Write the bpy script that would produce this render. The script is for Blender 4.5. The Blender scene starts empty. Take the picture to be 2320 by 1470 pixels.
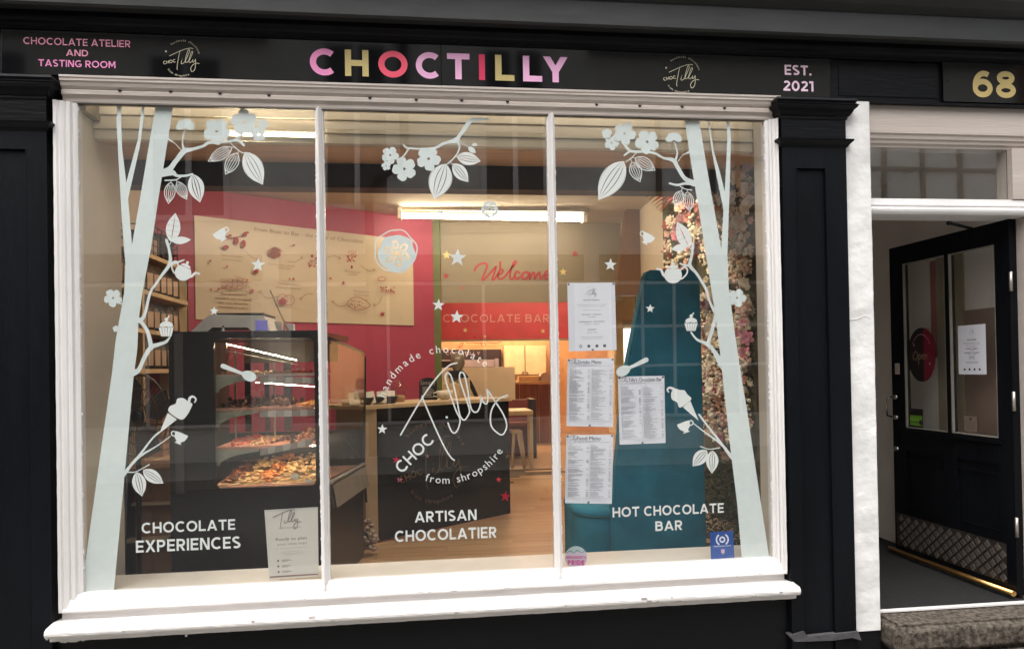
import bpy, bmesh, math, random
from mathutils import Vector, Matrix
R = random.Random(7)
PI = math.pi
S = bpy.context.scene
COL = S.collection

# ------------------------------------------------------------------ camera
FPX, CX, CY = 1600.0, 1160.0, 820.3
YAW, PIT, ROL = 0.117721, 0.0093607, 0.0174076
CAM = Vector((0.0, -3.25, 1.225))
def cam_axes():
    cy, sy = math.cos(YAW), math.sin(YAW); cp, sp = math.cos(PIT), math.sin(PIT); cr, sr = math.cos(ROL), math.sin(ROL)
    xr = Vector((cy, -sy, 0)); yr = Vector((sy, cy, 0)); zr = Vector((0, 0, 1))
    fw = cp*yr + sp*zr; z1 = -sp*yr + cp*zr
    return cr*xr - sr*z1, sr*xr + cr*z1, fw
RT, UP, FW = cam_axes()
def at(px, py, Y=0.0):
    """point of the plane y=Y seen at photograph position px,py (used for tracing only)"""
    d = FW + RT*((px-CX)/FPX) + UP*((CY-py)/FPX)
    return CAM + d*((Y-CAM.y)/d.y)
cd = bpy.data.cameras.new('camera'); cam = bpy.data.objects.new('camera', cd); COL.objects.link(cam)
M = Matrix((RT, UP, -FW)).transposed().to_4x4(); M.translation = CAM
cam.matrix_world = M
cd.sensor_fit = 'HORIZONTAL'; cd.sensor_width = 36; cd.lens = 36*FPX/2320
cd.shift_y = (CY-735)/2320; cd.shift_x = 0; cd.clip_start = 0.05; cd.clip_end = 500
S.camera = cam

# ------------------------------------------------------------------ light
SUN_EL, SUN_AZ = math.radians(68), math.radians(205)     # from the street side, a little left
w = bpy.data.worlds.new('World'); S.world = w; w.use_nodes = True
nt = w.node_tree; nt.nodes.clear()
sky = nt.nodes.new('ShaderNodeTexSky'); sky.sky_type = 'NISHITA'; sky.sun_disc = False
sky.sun_elevation = SUN_EL; sky.sun_rotation = SUN_AZ; sky.air_density = 1.0; sky.dust_density = 4.0
hs = nt.nodes.new('ShaderNodeHueSaturation'); hs.inputs['Saturation'].default_value = 0.22
bg = nt.nodes.new('ShaderNodeBackground'); bg.inputs['Strength'].default_value = 0.15
wo = nt.nodes.new('ShaderNodeOutputWorld')
nt.links.new(sky.outputs[0], hs.inputs['Color']); nt.links.new(hs.outputs[0], bg.inputs[0]); nt.links.new(bg.outputs[0], wo.inputs[0])
sl = bpy.data.lights.new('sun', 'SUN'); sl.energy = 1.5; sl.angle = math.radians(90); sl.color = (1, 0.965, 0.93)
so = bpy.data.objects.new('sun', sl); COL.objects.link(so)
sd = Vector((math.sin(SUN_AZ)*math.cos(SUN_EL), math.cos(SUN_AZ)*math.cos(SUN_EL), math.sin(SUN_EL)))
so.rotation_euler = sd.to_track_quat('Z', 'Y').to_euler(); so.location = sd*30
S.view_settings.view_transform = 'Standard'; S.view_settings.look = 'None'
S.view_settings.exposure = 1.15; S.view_settings.gamma = 1.0; S.view_settings.use_curve_mapping = False
S.render.engine = 'CYCLES'
S.cycles.max_bounces = 10; S.cycles.transparent_max_bounces = 24; S.cycles.use_denoising = True
S.cycles.caustics_reflective = False; S.cycles.caustics_refractive = False

# ------------------------------------------------------------------ materials
MATS = {}
def mat(name, col, rough=0.6, metal=0.0, var=0.12, vs=6.0, bump=0.0, bs=60.0, stretch=(1,1,1), spec=0.5, emit=None, es=0.0, trans=0.0, coat=0.0, col2=None, detail=4):
    if name in MATS: return MATS[name]
    m = bpy.data.materials.new(name); m.use_nodes = True; MATS[name] = m
    n = m.node_tree; b = n.nodes['Principled BSDF']
    b.inputs['Roughness'].default_value = rough; b.inputs['Metallic'].default_value = metal
    b.inputs['Specular IOR Level'].default_value = spec; b.inputs['Coat Weight'].default_value = coat
    tc = n.nodes.new('ShaderNodeTexCoord'); mp = n.nodes.new('ShaderNodeMapping'); mp.inputs['Scale'].default_value = stretch
    n.links.new(tc.outputs['Object'], mp.inputs[0])
    nz = n.nodes.new('ShaderNodeTexNoise'); nz.inputs['Scale'].default_value = vs; nz.inputs['Detail'].default_value = detail
    n.links.new(mp.outputs[0], nz.inputs['Vector'])
    mx = n.nodes.new('ShaderNodeMix'); mx.data_type = 'RGBA'
    c2 = col2 if col2 else tuple(max(0, c*(1-var)) for c in col)
    c1 = col if col2 else tuple(min(1, c*(1+var*0.6)) for c in col)
    mx.inputs['A'].default_value = (*c2, 1); mx.inputs['B'].default_value = (*c1, 1)
    rp = n.nodes.new('ShaderNodeMapRange'); rp.inputs['From Min'].default_value = 0.32; rp.inputs['From Max'].default_value = 0.68
    n.links.new(nz.outputs['Fac'], rp.inputs[0]); n.links.new(rp.outputs[0], mx.inputs['Factor'])
    n.links.new(mx.outputs['Result'], b.inputs['Base Color'])
    if bump:
        n2 = n.nodes.new('ShaderNodeTexNoise'); n2.inputs['Scale'].default_value = bs; n2.inputs['Detail'].default_value = 5
        n.links.new(mp.outputs[0], n2.inputs['Vector'])
        bp = n.nodes.new('ShaderNodeBump'); bp.inputs['Strength'].default_value = min(1, bump); bp.inputs['Distance'].default_value = 0.004
        n.links.new(n2.outputs['Fac'], bp.inputs['Height']); n.links.new(bp.outputs[0], b.inputs['Normal'])
        ms = n.nodes.new('ShaderNodeMapRange'); ms.inputs['To Min'].default_value = max(0.02, rough-0.1); ms.inputs['To Max'].default_value = min(1, rough+0.12)
        n.links.new(n2.outputs['Fac'], ms.inputs[0]); n.links.new(ms.outputs[0], b.inputs['Roughness'])
    if trans: b.inputs['Transmission Weight'].default_value = trans
    if emit: b.inputs['Emission Color'].default_value = (*emit, 1); b.inputs['Emission Strength'].default_value = es
    return m
def glass_mat(name, tint=(0.985,0.99,0.985), f0=0.065, rough=0.0, dirt=0.0):
    m = bpy.data.materials.new(name); m.use_nodes = True; MATS[name] = m
    n = m.node_tree; n.nodes.clear(); L = n.links.new
    out = n.nodes.new('ShaderNodeOutputMaterial'); tr = n.nodes.new('ShaderNodeBsdfTransparent'); tr.inputs[0].default_value = (*tint, 1)
    gl = n.nodes.new('ShaderNodeBsdfGlossy'); gl.inputs['Roughness'].default_value = rough
    tc = n.nodes.new('ShaderNodeTexCoord')
    nz = n.nodes.new('ShaderNodeTexNoise'); nz.inputs['Scale'].default_value = 1.1; nz.inputs['Detail'].default_value = 1
    L(tc.outputs['Object'], nz.inputs['Vector'])
    bp = n.nodes.new('ShaderNodeBump'); bp.inputs['Strength'].default_value = 0.12; bp.inputs['Distance'].default_value = 0.01
    L(nz.outputs['Fac'], bp.inputs['Height']); L(bp.outputs[0], gl.inputs['Normal'])
    lw = n.nodes.new('ShaderNodeLayerWeight'); lw.inputs['Blend'].default_value = 0.5
    pw = n.nodes.new('ShaderNodeMath'); pw.operation = 'POWER'; pw.inputs[1].default_value = 5; L(lw.outputs['Facing'], pw.inputs[0])
    ml = n.nodes.new('ShaderNodeMath'); ml.operation = 'MULTIPLY_ADD'; ml.inputs[1].default_value = 1-f0; ml.inputs[2].default_value = f0; L(pw.outputs[0], ml.inputs[0])
    mx = n.nodes.new('ShaderNodeMixShader'); L(ml.outputs[0], mx.inputs[0]); L(tr.outputs[0], mx.inputs[1]); L(gl.outputs[0], mx.inputs[2])
    last = mx
    if dirt:
        df = n.nodes.new('ShaderNodeBsdfDiffuse'); df.inputs[0].default_value = (0.6, 0.58, 0.55, 1)
        n2 = n.nodes.new('ShaderNodeTexNoise'); n2.inputs['Scale'].default_value = 5; n2.inputs['Detail'].default_value = 8; L(tc.outputs['Object'], n2.inputs['Vector'])
        r = n.nodes.new('ShaderNodeMapRange'); r.inputs['From Min'].default_value = 0.45; r.inputs['From Max'].default_value = 0.8; r.inputs['To Min'].default_value = dirt*0.3; r.inputs['To Max'].default_value = dirt
        L(n2.outputs['Fac'], r.inputs[0]); m2 = n.nodes.new('ShaderNodeMixShader'); L(r.outputs[0], m2.inputs[0]); L(mx.outputs[0], m2.inputs[1]); L(df.outputs[0], m2.inputs[2]); last = m2
    L(last.outputs[0], out.inputs[0]); return m
def emis(name, col, st):
    m = bpy.data.materials.new(name); m.use_nodes = True; n = m.node_tree; n.nodes.clear(); MATS[name] = m
    e = n.nodes.new('ShaderNodeEmission'); e.inputs[0].default_value = (*col, 1); e.inputs[1].default_value = st
    o = n.nodes.new('ShaderNodeOutputMaterial'); n.links.new(e.outputs[0], o.inputs[0]); return m

white = mat('white gloss paint', (0.78,0.755,0.735), 0.38, var=0.06, vs=3, bump=0.35, bs=35, stretch=(1,1,0.35))
whitev = mat('white gloss paint brushed upright', (0.76,0.735,0.715), 0.38, var=0.13, vs=5, bump=0.35, bs=70, stretch=(2,2,0.15))
whiteh = mat('white gloss paint brushed along', (0.76,0.73,0.71), 0.36, var=0.14, vs=5, bump=0.4, bs=60, stretch=(0.12,2,2))
black = mat('black satin paint', (0.0040,0.0048,0.0066), 0.40, var=0.35, vs=4, bump=0.35, bs=50, stretch=(1.5,1.5,0.3), spec=0.14)
blackh = mat('black satin paint brushed along', (0.0045,0.005,0.0062), 0.33, var=0.35, vs=4, bump=0.35, bs=50, stretch=(0.2,1.5,1.5), spec=0.16)
blackm = mat('black flat paint', (0.005,0.005,0.0055), 0.7, var=0.3, bump=0.3, spec=0.2)
leadg = mat('weathered dark grey lead', (0.019,0.020,0.020), 0.55, var=0.2, vs=5, bump=0.4, bs=22, stretch=(0.3,1,1), spec=0.4)
signp = mat('black acrylic sign panel', (0.004,0.004,0.0045), 0.06, var=0.1, spec=0.5)
plaster = mat('white masonry paint', (0.73,0.72,0.70), 0.85, var=0.17, vs=7, bump=0.9, bs=28, spec=0.2)
stone = mat('worn gritstone', (0.15,0.125,0.10), 0.95, vs=48, bump=1.0, bs=90, col2=(0.03,0.025,0.02), detail=8, spec=0.2)
mortar = mat('grey cement', (0.07,0.068,0.07), 0.9, vs=20, bump=0.8, bs=60, var=0.3)
vinyl = mat('pale mint window vinyl', (0.74,0.80,0.78), 0.6, var=0.03, vs=30)
vinylw = mat('white window vinyl', (0.86,0.88,0.86), 0.55, var=0.03)
cream = mat('cream wall paint', (0.60,0.53,0.42), 0.7, var=0.07, vs=2.5, bump=0.15, bs=20)
creamr = mat('cream reveal paint', (0.62,0.57,0.48), 0.5, var=0.08, vs=3, bump=0.2, bs=20)
creamb = mat('cream boarding', (0.80,0.73,0.60), 0.5, vs=6, var=0.15, bump=0.2, bs=25, stretch=(0.2,1,1))
tanc = mat('tan timber lining', (0.66,0.46,0.32), 0.5, vs=6, var=0.15, bump=0.2, bs=25, stretch=(0.2,1,1))
beamm = mat('dark brown beam', (0.018,0.015,0.013), 0.5, var=0.4, vs=7, bump=0.5, bs=30, stretch=(0.2,1,1))
redw = mat('raspberry wall paint', (0.34,0.038,0.082), 0.55, var=0.08, vs=2)
ceilm = mat('white ceiling paint', (0.66,0.60,0.50), 0.8, var=0.05)
boardm = mat('kraft board print', (0.52,0.43,0.32), 0.32, var=0.05, vs=2)
greenp = mat('olive green paint', (0.10,0.12,0.03), 0.5, var=0.15)
plankm = mat('oak laminate', (0.40,0.26,0.145), 0.33, vs=9, bump=0.12, bs=30, stretch=(0.25,3,1), col2=(0.29,0.175,0.09))
plankm2 = mat('oak laminate darker', (0.345,0.215,0.115), 0.36, vs=9, bump=0.12, bs=30, stretch=(0.25,3,1), col2=(0.25,0.145,0.075))
woodb = mat('brown stained wood', (0.16,0.055,0.028), 0.45, var=0.3, vs=6, stretch=(3,1,0.3), bump=0.2)
pale = mat('pale birch wood', (0.55,0.41,0.25), 0.45, var=0.15, vs=5, stretch=(1,1,0.3))
teal = mat('teal velvet', (0.018,0.150,0.225), 0.85, var=0.25, vs=5, bump=0.3, bs=120, spec=0.3)
teald = mat('teal piping', (0.012,0.06,0.08), 0.8)
glassm = glass_mat('window glass', dirt=0.007)
caseglass = glass_mat('case glass', f0=0.05, tint=(0.95,0.96,0.94))
tubem = emis('lit fluorescent tube', (1.0,0.82,0.56), 22)
stripm = emis('lit case strip', (1.0,0.80,0.55), 120)
pink = mat('pink vinyl', (0.95,0.30,0.58), 0.4); pinkl = mat('light pink vinyl', (0.95,0.48,0.74), 0.4)
pinkt = mat('soft pink lettering', (0.90,0.34,0.48), 0.4); pinkp = mat('pale pink lettering', (0.95,0.68,0.80), 0.4)
gold = mat('dull gold vinyl', (0.62,0.49,0.18), 0.4, var=0.15); coral = mat('coral vinyl', (0.92,0.08,0.15), 0.4); crimson = mat('crimson vinyl', (0.75,0.015,0.10), 0.4)
goldn = mat('gold number vinyl', (0.55,0.42,0.16), 0.35, var=0.15)
goldl = mat('pale gold lettering', (0.68,0.62,0.42), 0.4)
ink = mat('dark line ink', (0.02,0.02,0.025), 0.6); inkg = mat('grey print', (0.30,0.30,0.32), 0.7); inkt = mat('faded tan print', (0.30,0.20,0.12), 0.6)
redink = mat('red print', (0.35,0.02,0.035), 0.5); redf = mat('faded red print', (0.36,0.12,0.09), 0.5)
paper = mat('white paper', (0.78,0.78,0.84), 0.7, var=0.03); paperk = mat('cream leaflet paper', (0.60,0.56,0.50), 0.6, var=0.04)

# ------------------------------------------------------------------ mesh helpers
class MB:
    def __init__(s): s.v = []; s.f = []; s.sm = []
    def add(s, vs, fs, smooth=False):
        o = len(s.v); s.v += [tuple(p) for p in vs]; s.f += [tuple(i+o for i in f) for f in fs]; s.sm += [smooth]*len(fs); return s
    def box(s, x0, x1, y0, y1, z0, z1, m=None):
        p = [(x,y,z) for x in (x0,x1) for y in (y0,y1) for z in (z0,z1)]
        if m: p = [m @ Vector(q) for q in p]
        return s.add(p, [(0,1,3,2),(4,6,7,5),(0,4,5,1),(2,3,7,6),(0,2,6,4),(1,5,7,3)])
    def bev(s, x0, x1, y0, y1, z0, z1, b=0.003, m=None):
        # chamfered box
        bm = bmesh.new(); bmesh.ops.create_cube(bm, size=1)
        for v in bm.verts: v.co = Vector(((x0+x1)/2+v.co.x*(x1-x0), (y0+y1)/2+v.co.y*(y1-y0), (z0+z1)/2+v.co.z*(z1-z0)))
        b = min(b, 0.3*min(abs(x1-x0), abs(y1-y0), abs(z1-z0)))
        bmesh.ops.bevel(bm, geom=bm.edges[:], offset=b, segments=2, affect='EDGES', profile=0.7)
        vs = [(m @ v.co if m else v.co.copy()) for v in bm.verts]; fs = [[v.index for v in f.verts] for f in bm.faces]; bm.free()
        return s.add(vs, fs, False)
    def extr(s, prof, a0, a1, axis='x', closed=True, smooth=False, n=1, jit=0.0):
        """profile of (u,v) pairs swept from a0 to a1; axis x: u=y v=z; axis z: u=x v=y; axis y: u=x v=z"""
        k = len(prof); vs = []
        for j in range(n+1):
            a = a0+(a1-a0)*j/n
            for (u, v) in prof:
                if jit: u += R.uniform(-jit, jit); v += R.uniform(-jit, jit)
                vs.append((a,u,v) if axis == 'x' else ((u,v,a) if axis == 'z' else (u,a,v)))
        fs = []
        for j in range(n):
            for i in range(k if closed else k-1):
                i2 = (i+1) % k; fs.append((j*k+i, j*k+i2, (j+1)*k+i2, (j+1)*k+i))
        s.add(vs, fs, smooth)
        if closed:
            o = len(s.v)-len(vs); s.f.append(tuple(o+i for i in range(k-1,-1,-1))); s.f.append(tuple(o+n*k+i for i in range(k))); s.sm += [False, False]
        return s
    def tube(s, pts, r, seg=8, closed=False, cap=True):
        pts = [Vector(p) for p in pts]; n = len(pts); rings = []
        rr = r if isinstance(r, (list, tuple)) else [r]*n
        for i, p in enumerate(pts):
            if closed: t = pts[(i+1) % n]-pts[i-1]
            else: t = pts[min(i+1,n-1)]-pts[max(i-1,0)]
            if t.length < 1e-9: t = Vector((0,0,1))
            t.normalize(); a = Vector((0,0,1)) if abs(t.z) < 0.9 else Vector((1,0,0)); u = t.cross(a).normalized(); v = t.cross(u)
            rings.append([p+(u*math.cos(2*PI*k/seg)+v*math.sin(2*PI*k/seg))*rr[i] for k in range(seg)])
        vs = [q for g in rings for q in g]; fs = []
        for i in range(n if closed else n-1):
            j = (i+1) % n
            for k in range(seg): fs.append((i*seg+k, i*seg+(k+1)%seg, j*seg+(k+1)%seg, j*seg+k))
        s.add(vs, fs, True)
        if cap and not closed:
            o = len(s.v)-len(vs); s.f.append(tuple(o+k for k in range(seg-1,-1,-1))); s.f.append(tuple(o+(n-1)*seg+k for k in range(seg))); s.sm += [False, False]
        return s
    def lathe(s, prof, c=(0,0,0), seg=16):
        vs = []; 
        for (r, z) in prof:
            for k in range(seg): vs.append((c[0]+r*math.cos(2*PI*k/seg), c[1]+r*math.sin(2*PI*k/seg), c[2]+z))
        fs = []
        for i in range(len(prof)-1):
            for k in range(seg): fs.append((i*seg+k, i*seg+(k+1)%seg, (i+1)*seg+(k+1)%seg, (i+1)*seg+k))
        return s.add(vs, fs, True)
    def ball(s, c, r, sx=1, sy=1, sz=1, seg=8, rings=5, rot=None):
        vs = []; fs = []
        for i in range(rings+1):
            th = PI*i/rings
            for k in range(seg):
                v = Vector((r*sx*math.sin(th)*math.cos(2*PI*k/seg), r*sy*math.sin(th)*math.sin(2*PI*k/seg), r*sz*math.cos(th)))
                if rot: v = rot @ v
                vs.append(Vector(c)+v)
        for i in range(rings):
            for k in range(seg): fs.append((i*seg+k, (i+1)*seg+k, (i+1)*seg+(k+1)%seg, i*seg+(k+1)%seg))
        return s.add(vs, fs, True)
    def quad(s, a, b, c, d): return s.add([a,b,c,d], [(0,1,2,3)])
    def mesh(s, name):
        me = bpy.data.meshes.new(name); me.from_pydata(s.v, [], s.f)
        me.polygons.foreach_set('use_smooth', s.sm); me.validate(); me.update(); return me
    def build(s, name, m, parent=None, loc=None, rz=0, M=None):
        o = bpy.data.objects.new(name, s.mesh(name)); COL.objects.link(o); o.data.materials.append(m)
        if parent: o.parent = parent
        if loc is not None: o.location = loc
        if rz: o.rotation_euler.z = rz
        if M is not None: o.matrix_local = M
        return o
def tag(o, label, cat=None, group=None, kind=None):
    if label: o['label'] = label
    if cat: o['category'] = cat
    if group: o['group'] = group
    if kind: o['kind'] = kind
    return o
def thing(name, label, cat, loc=(0,0,0), rz=0, group=None):
    o = bpy.data.objects.new(name, None); COL.objects.link(o); o.location = loc; o.rotation_euler.z = rz
    o.empty_display_size = 0.05
    return tag(o, label, cat, group)
def struct(o): o['kind'] = 'structure'; return o
def copy_tree(o, parent=None, loc=None):
    c = o.copy(); COL.objects.link(c); c.parent = parent
    if loc is not None: c.location = loc
    for ch in [k for k in o.children]: copy_tree(ch, c)
    return c
def crspline(pts, n=6, closed=False):
    out = []; N = len(pts)
    g = (lambda i: pts[i % N]) if closed else (lambda i: pts[max(0, min(N-1, i))])
    for i in range(N if closed else N-1):
        p0, p1, p2, p3 = g(i-1), g(i), g(i+1), g(i+2)
        for j in range(n):
            t = j/n
            out.append(tuple(0.5*((2*b)+(-a+c)*t+(2*a-5*b+4*c-d)*t*t+(-a+3*b-3*c+d)*t**3) for a,b,c,d in zip(p0,p1,p2,p3)))
    if not closed: out.append(tuple(pts[-1]))
    return out

# flat print: shapes drawn on any surface given by a mapping function f(u,v,layer)->3D
class Flat:
    def __init__(s, f): s.f = f; s.mb = MB(); s.k = 0
    def lay(s): s.k += 1; return s.k
    def poly(s, pts, holes=()):
        k = s.lay(); vs = [s.f(u, v, k) for L in (pts, *holes) for u, v in L]
        from mathutils.geometry import tessellate_polygon
        tri = tessellate_polygon([[Vector((u, v, 0)) for u, v in L] for L in (pts, *holes)])
        s.mb.add(vs, [tuple(t) for t in tri]); return s
    def stroke(s, pts, w, rnd=True, closed=False):
        """variable width ribbon; pts (u,v) or (u,v,w)"""
        P = [(p[0], p[1], p[2] if len(p) > 2 else w) for p in pts]
        Q = [P[0]]
        for p in P[1:]:
            if math.hypot(p[0]-Q[-1][0], p[1]-Q[-1][1]) > 1e-7: Q.append(p)
        P = Q; n = len(P)
        if n < 2: return s
        k = s.lay(); vs = []
        for i in range(n):
            a = P[i-1] if (i or closed) else None; b = P[i]; c = P[(i+1) % n] if (i < n-1 or closed) else None
            def un(p, q): d = math.hypot(q[0]-p[0], q[1]-p[1]) or 1; return ((q[0]-p[0])/d, (q[1]-p[1])/d)
            t1 = un(a, b) if a else un(b, c); t2 = un(b, c) if c else t1
            n1 = (-t1[1], t1[0]); n2 = (-t2[1], t2[0]); mx, my = n1[0]+n2[0], n1[1]+n2[1]; L = math.hypot(mx, my)
            if L < 0.35: mx, my = n2; sc = 1
            else: mx, my = mx/L, my/L; sc = min(2.0, 1/max(0.3, mx*n1[0]+my*n1[1]))
            h = b[2]/2*sc; vs += [s.f(b[0]+mx*h, b[1]+my*h, k), s.f(b[0]-mx*h, b[1]-my*h, k)]
        fs = [(2*i, 2*i+1, 2*((i+1)%n)+1, 2*((i+1)%n)) for i in range(n if closed else n-1)]
        s.mb.add(vs, fs)
        if rnd and not closed:
            for b in (P[0], P[-1]):
                s.disc(b[0], b[1], b[2]/2, 10)
        return s
    def disc(s, u, v, r, n=20, ry=None):
        k = s.lay(); s.mb.add([s.f(u+r*math.cos(2*PI*i/n), v+(ry or r)*math.sin(2*PI*i/n), k) for i in range(n)], [tuple(range(n))]); return s
    def star(s, u, v, r, rot=0, sg=-1):
        return s.poly([(u+(r if i % 2 == 0 else r*0.42)*math.sin(rot+PI*i/5), v+sg*(r if i % 2 == 0 else r*0.42)*math.cos(rot+PI*i/5)) for i in range(10)])
    def build(s, name, m, parent=None): return s.mb.build(name, m, parent)

# ------------------------------------------------------------------ stroke alphabet (geometric capitals, cap height 1)
def arc(cx, cy, rx, ry, a0, a1, n=18): return [(cx+rx*math.cos(math.radians(a0+(a1-a0)*i/n)), cy+ry*math.sin(math.radians(a0+(a1-a0)*i/n))) for i in range(n+1)]
def glyph(ch, w):
    """returns (advance width, strokes, polygons)"""
    h = w/2; St = []; Po = []
    def rect(x0, y0, x1, y1): Po.append([(x0,y0),(x1,y0),(x1,y1),(x0,y1)])
    def dg(x0, x1, y0=0.0, y1=1.0, k=1.0):  # diagonal with level ends, centre line from x0 to x1
        L = math.hypot(x1-x0, y1-y0); q = k*h*L/abs(y1-y0); Po.append([(x0-q,y0),(x0+q,y0),(x1+q,y1),(x1-q,y1)])
    def ring(cx, rx, cy=0.5, ry=None): St.append((arc(cx, cy, rx-h, (ry or 0.51)-h, 0, 360, 40)[:-1], True))
    W = {'C':.93,'O':1.06,'Q':1.06,'H':.86,'T':.80,'I':w,'L':.68,'Y':.90,'A':.98,'E':.70,'R':.78,'D':.88,'N':.86,'S':.74,'G':.96,'M':1.0,'P':.76,'X':.88,'B':.80,'U':.84,'W':1.4,'V':.95,'F':.68,'K':.86,'J':.6,'Z':.76,
         '0':.80,'1':.42,'2':.70,'6':.76,'8':.76,'.':w,' ':.30,'3':.7,'4':.8,'5':.7,'7':.7,'9':.76,"'":w,'-':.4}.get(ch, .7)
    if ch == ' ': pass
    elif ch == 'O' or ch == '0' or ch == 'Q': ring(W/2, W/2)
    elif ch == 'C': St.append((arc(.52, .5, .52-h, .51-h, 48, 312, 30), False))
    elif ch == 'G': St.append((arc(.52, .5, .52-h, .51-h, 48, 335, 30), False)); rect(.52, .36, W-.02, .36+w*.9); rect(W-.02-w, .12, W-.02, .36)
    elif ch == 'H': rect(0,0,w,1); rect(W-w,0,W,1); rect(w,.5-h,W-w,.5+h)
    elif ch == 'T': rect(0,1-w,W,1); rect(W/2-h,0,W/2+h,1-w)
    elif ch == 'I': rect(0,0,w,1)
    elif ch == 'L': rect(0,0,w,1); rect(w,0,W,w)
    elif ch == 'E': rect(0,0,w,1); rect(w,0,W,w*.95); rect(w,1-w*.95,W,1); rect(w,.5-h*.9,W-.05,.5+h*.9)
    elif ch == 'F': rect(0,0,w,1); rect(w,1-w*.95,W,1); rect(w,.45-h*.9,W-.05,.45+h*.9)
    elif ch == 'Y': dg(W/2, h*1.2, .42, 1); dg(W/2, W-h*1.2, .42, 1); rect(W/2-h,0,W/2+h,.46)
    elif ch == 'V': dg(W/2, h, 0, 1); dg(W/2, W-h, 0, 1)
    elif ch == 'W': dg(W*.28, h, 0, 1); dg(W*.28, W/2, 0, 1); dg(W*.72, W/2, 0, 1); dg(W*.72, W-h, 0, 1)
    elif ch == 'A': dg(h, W/2); dg(W-h, W/2); rect(W*.22, .2, W*.78, .2+w*.85)
    elif ch == 'N': rect(0,0,w,1); rect(W-w,0,W,1); dg(W-w*.75, w*.75)
    elif ch == 'M': rect(0,0,w,1); rect(W-w,0,W,1); dg(W/2, w*.7, .25, 1); dg(W/2, W-w*.7, .25, 1)
    elif ch == 'X': dg(h*1.1, W-h*1.1); dg(W-h*1.1, h*1.1)
    elif ch == 'K': rect(0,0,w,1); dg(w, W-h*1.2, .3, 1); dg(W-h*1.2, W*.4, 0, .62)
    elif ch == 'Z': rect(0,0,W,w); rect(0,1-w,W,1); dg(w*.7, W-w*.7, w, 1-w)
    elif ch in 'RPB':
        rect(0,0,w,1); rr = .33; cx = W-rr-(0.02 if ch != 'B' else .05); top = 1-h
        lo = .36 if ch != 'B' else .46
        St.append(([(w,top)]+arc(cx, (top+lo+h)/2, rr-h, (top-lo-h)/2, 90, -90, 14)+[(w,lo+h)], False))
        if ch == 'R': dg(W-h*1.25, W*.52, 0, lo+.02)
        if ch == 'B': cx = W-.31; St.append(([(w,lo+h)]+arc(cx, (lo+h+h)/2, .31-h, lo/2, 90, -90, 14)+[(w,h)], False))
    elif ch == 'D': rect(0,0,w,1); St.append(([(w,1-h)]+arc(W-.5, .5, .5-h, .5-h, 90, -90, 20)+[(w,h)], False))
    elif ch == 'U': St.append(([(h,1)]+arc(W/2, .40, W/2-h, .40-h+.0, 180, 360, 16)+[(W-h,1)], False))
    elif ch == 'J': St.append(([(0,.1)]+arc(W/2, .3, W/2-h, .3-h, 240, 360, 10)+[(W-h,1)], False))
    elif ch == 'S': St.append((arc(W/2, .735, W/2-h, .275-h, 35, 230, 14)+arc(W/2, .265, W/2-h, .275-h, 60, -145, 14), False))
    elif ch == '2': St.append((arc(W/2, .70, W/2-h, .30-h, 155, -30, 14)+[(h*1.1, h*1.4)], False)); rect(0,0,W,w)
    elif ch == '1': rect(W-w,0,W,1); rect(0,1-w,W-w,1)
    elif ch == '8': ring(W/2, W/2-.04, .75, .26); ring(W/2, W/2, .28, .29)
    elif ch == '6': ring(W/2, W/2, .34, .35); St.append((arc(W/2+.06, .42, W/2-h+.06, .58-h, 180, 62, 14), False))
    elif ch == '9': ring(W/2, W/2, .66, .35); St.append((arc(W/2-.06, .58, W/2-h+.06, .58-h, 0, -118, 14), False))
    elif ch == '.': rect(0,0,w,w)
    elif ch == '-': rect(0,.4,W,.4+w)
    elif ch == "'": rect(0,.65,w,1)
    else: rect(0,0,W*.6,.6)
    return W, St, Po
def text_width(t, w, sp): return sum(glyph(c, w)[0]+(sp if c != ' ' else sp*.6) for c in t)-sp
def put_text(F, t, x, y, H, w=0.2, sp=0.13, width=None, anchor='l', rot=0.0, sg=1):
    """draw t in Flat F, baseline-left x,y. sg=-1 when v runs downwards"""
    tw = text_width(t, w, sp); sx = H
    if width: sx = width/tw
    cx = x-(tw*sx/2 if anchor == 'c' else 0)
    ca, sa = math.cos(rot), math.sin(rot)
    def T(p, ox): dx = (p[0]+ox)*sx; dy = p[1]*H*sg; X = cx-x+dx; return (x+X*ca-dy*sa, y+X*sa+dy*ca)
    o = 0
    for c in t:
        W, St, Po = glyph(c, w)
        for pl in Po: F.poly([T(p, o) for p in pl])
        for st, cl in St: F.stroke([T(p, o) for p in st], w*(H+sx)/2, rnd=False, closed=cl)
        o += W+(sp if c != ' ' else sp*.6)
_tcache = {}
def font_mesh(t):
    if t in _tcache: return _tcache[t]
    c = bpy.data.curves.new('t', 'FONT'); c.body = t; c.size = 1; c.resolution_u = 2; o = bpy.data.objects.new('t', c)
    me = bpy.data.meshes.new_from_object(o); v = [tuple(q.co) for q in me.vertices]; f = [tuple(p.vertices) for p in me.polygons]
    bpy.data.objects.remove(o); bpy.data.curves.remove(c); bpy.data.meshes.remove(me)
    xs = [q[0] for q in v] or [0, 1]; _tcache[t] = (v, f, min(xs), max(xs)); return _tcache[t]
def put_font(F, t, x, y, H, anchor='l', width=None, rot=0.0, sg=1, bold=0):
    v, f, x0, x1 = font_mesh(t); sc = H/0.72; sx = sc if not width else width/(x1-x0)
    off = -((x1-x0)/2) if anchor == 'c' else 0
    ca, sa = math.cos(rot), math.sin(rot)
    for b in ([0] if not bold else [-bold, bold]):
        k = F.lay()
        F.mb.add([F.f(x+((q[0]-x0+off)*sx+b*H)*ca-q[1]*sc*sg*sa, y+((q[0]-x0+off)*sx+b*H)*sa+q[1]*sc*sg*ca, k) for q in v], f)

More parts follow.
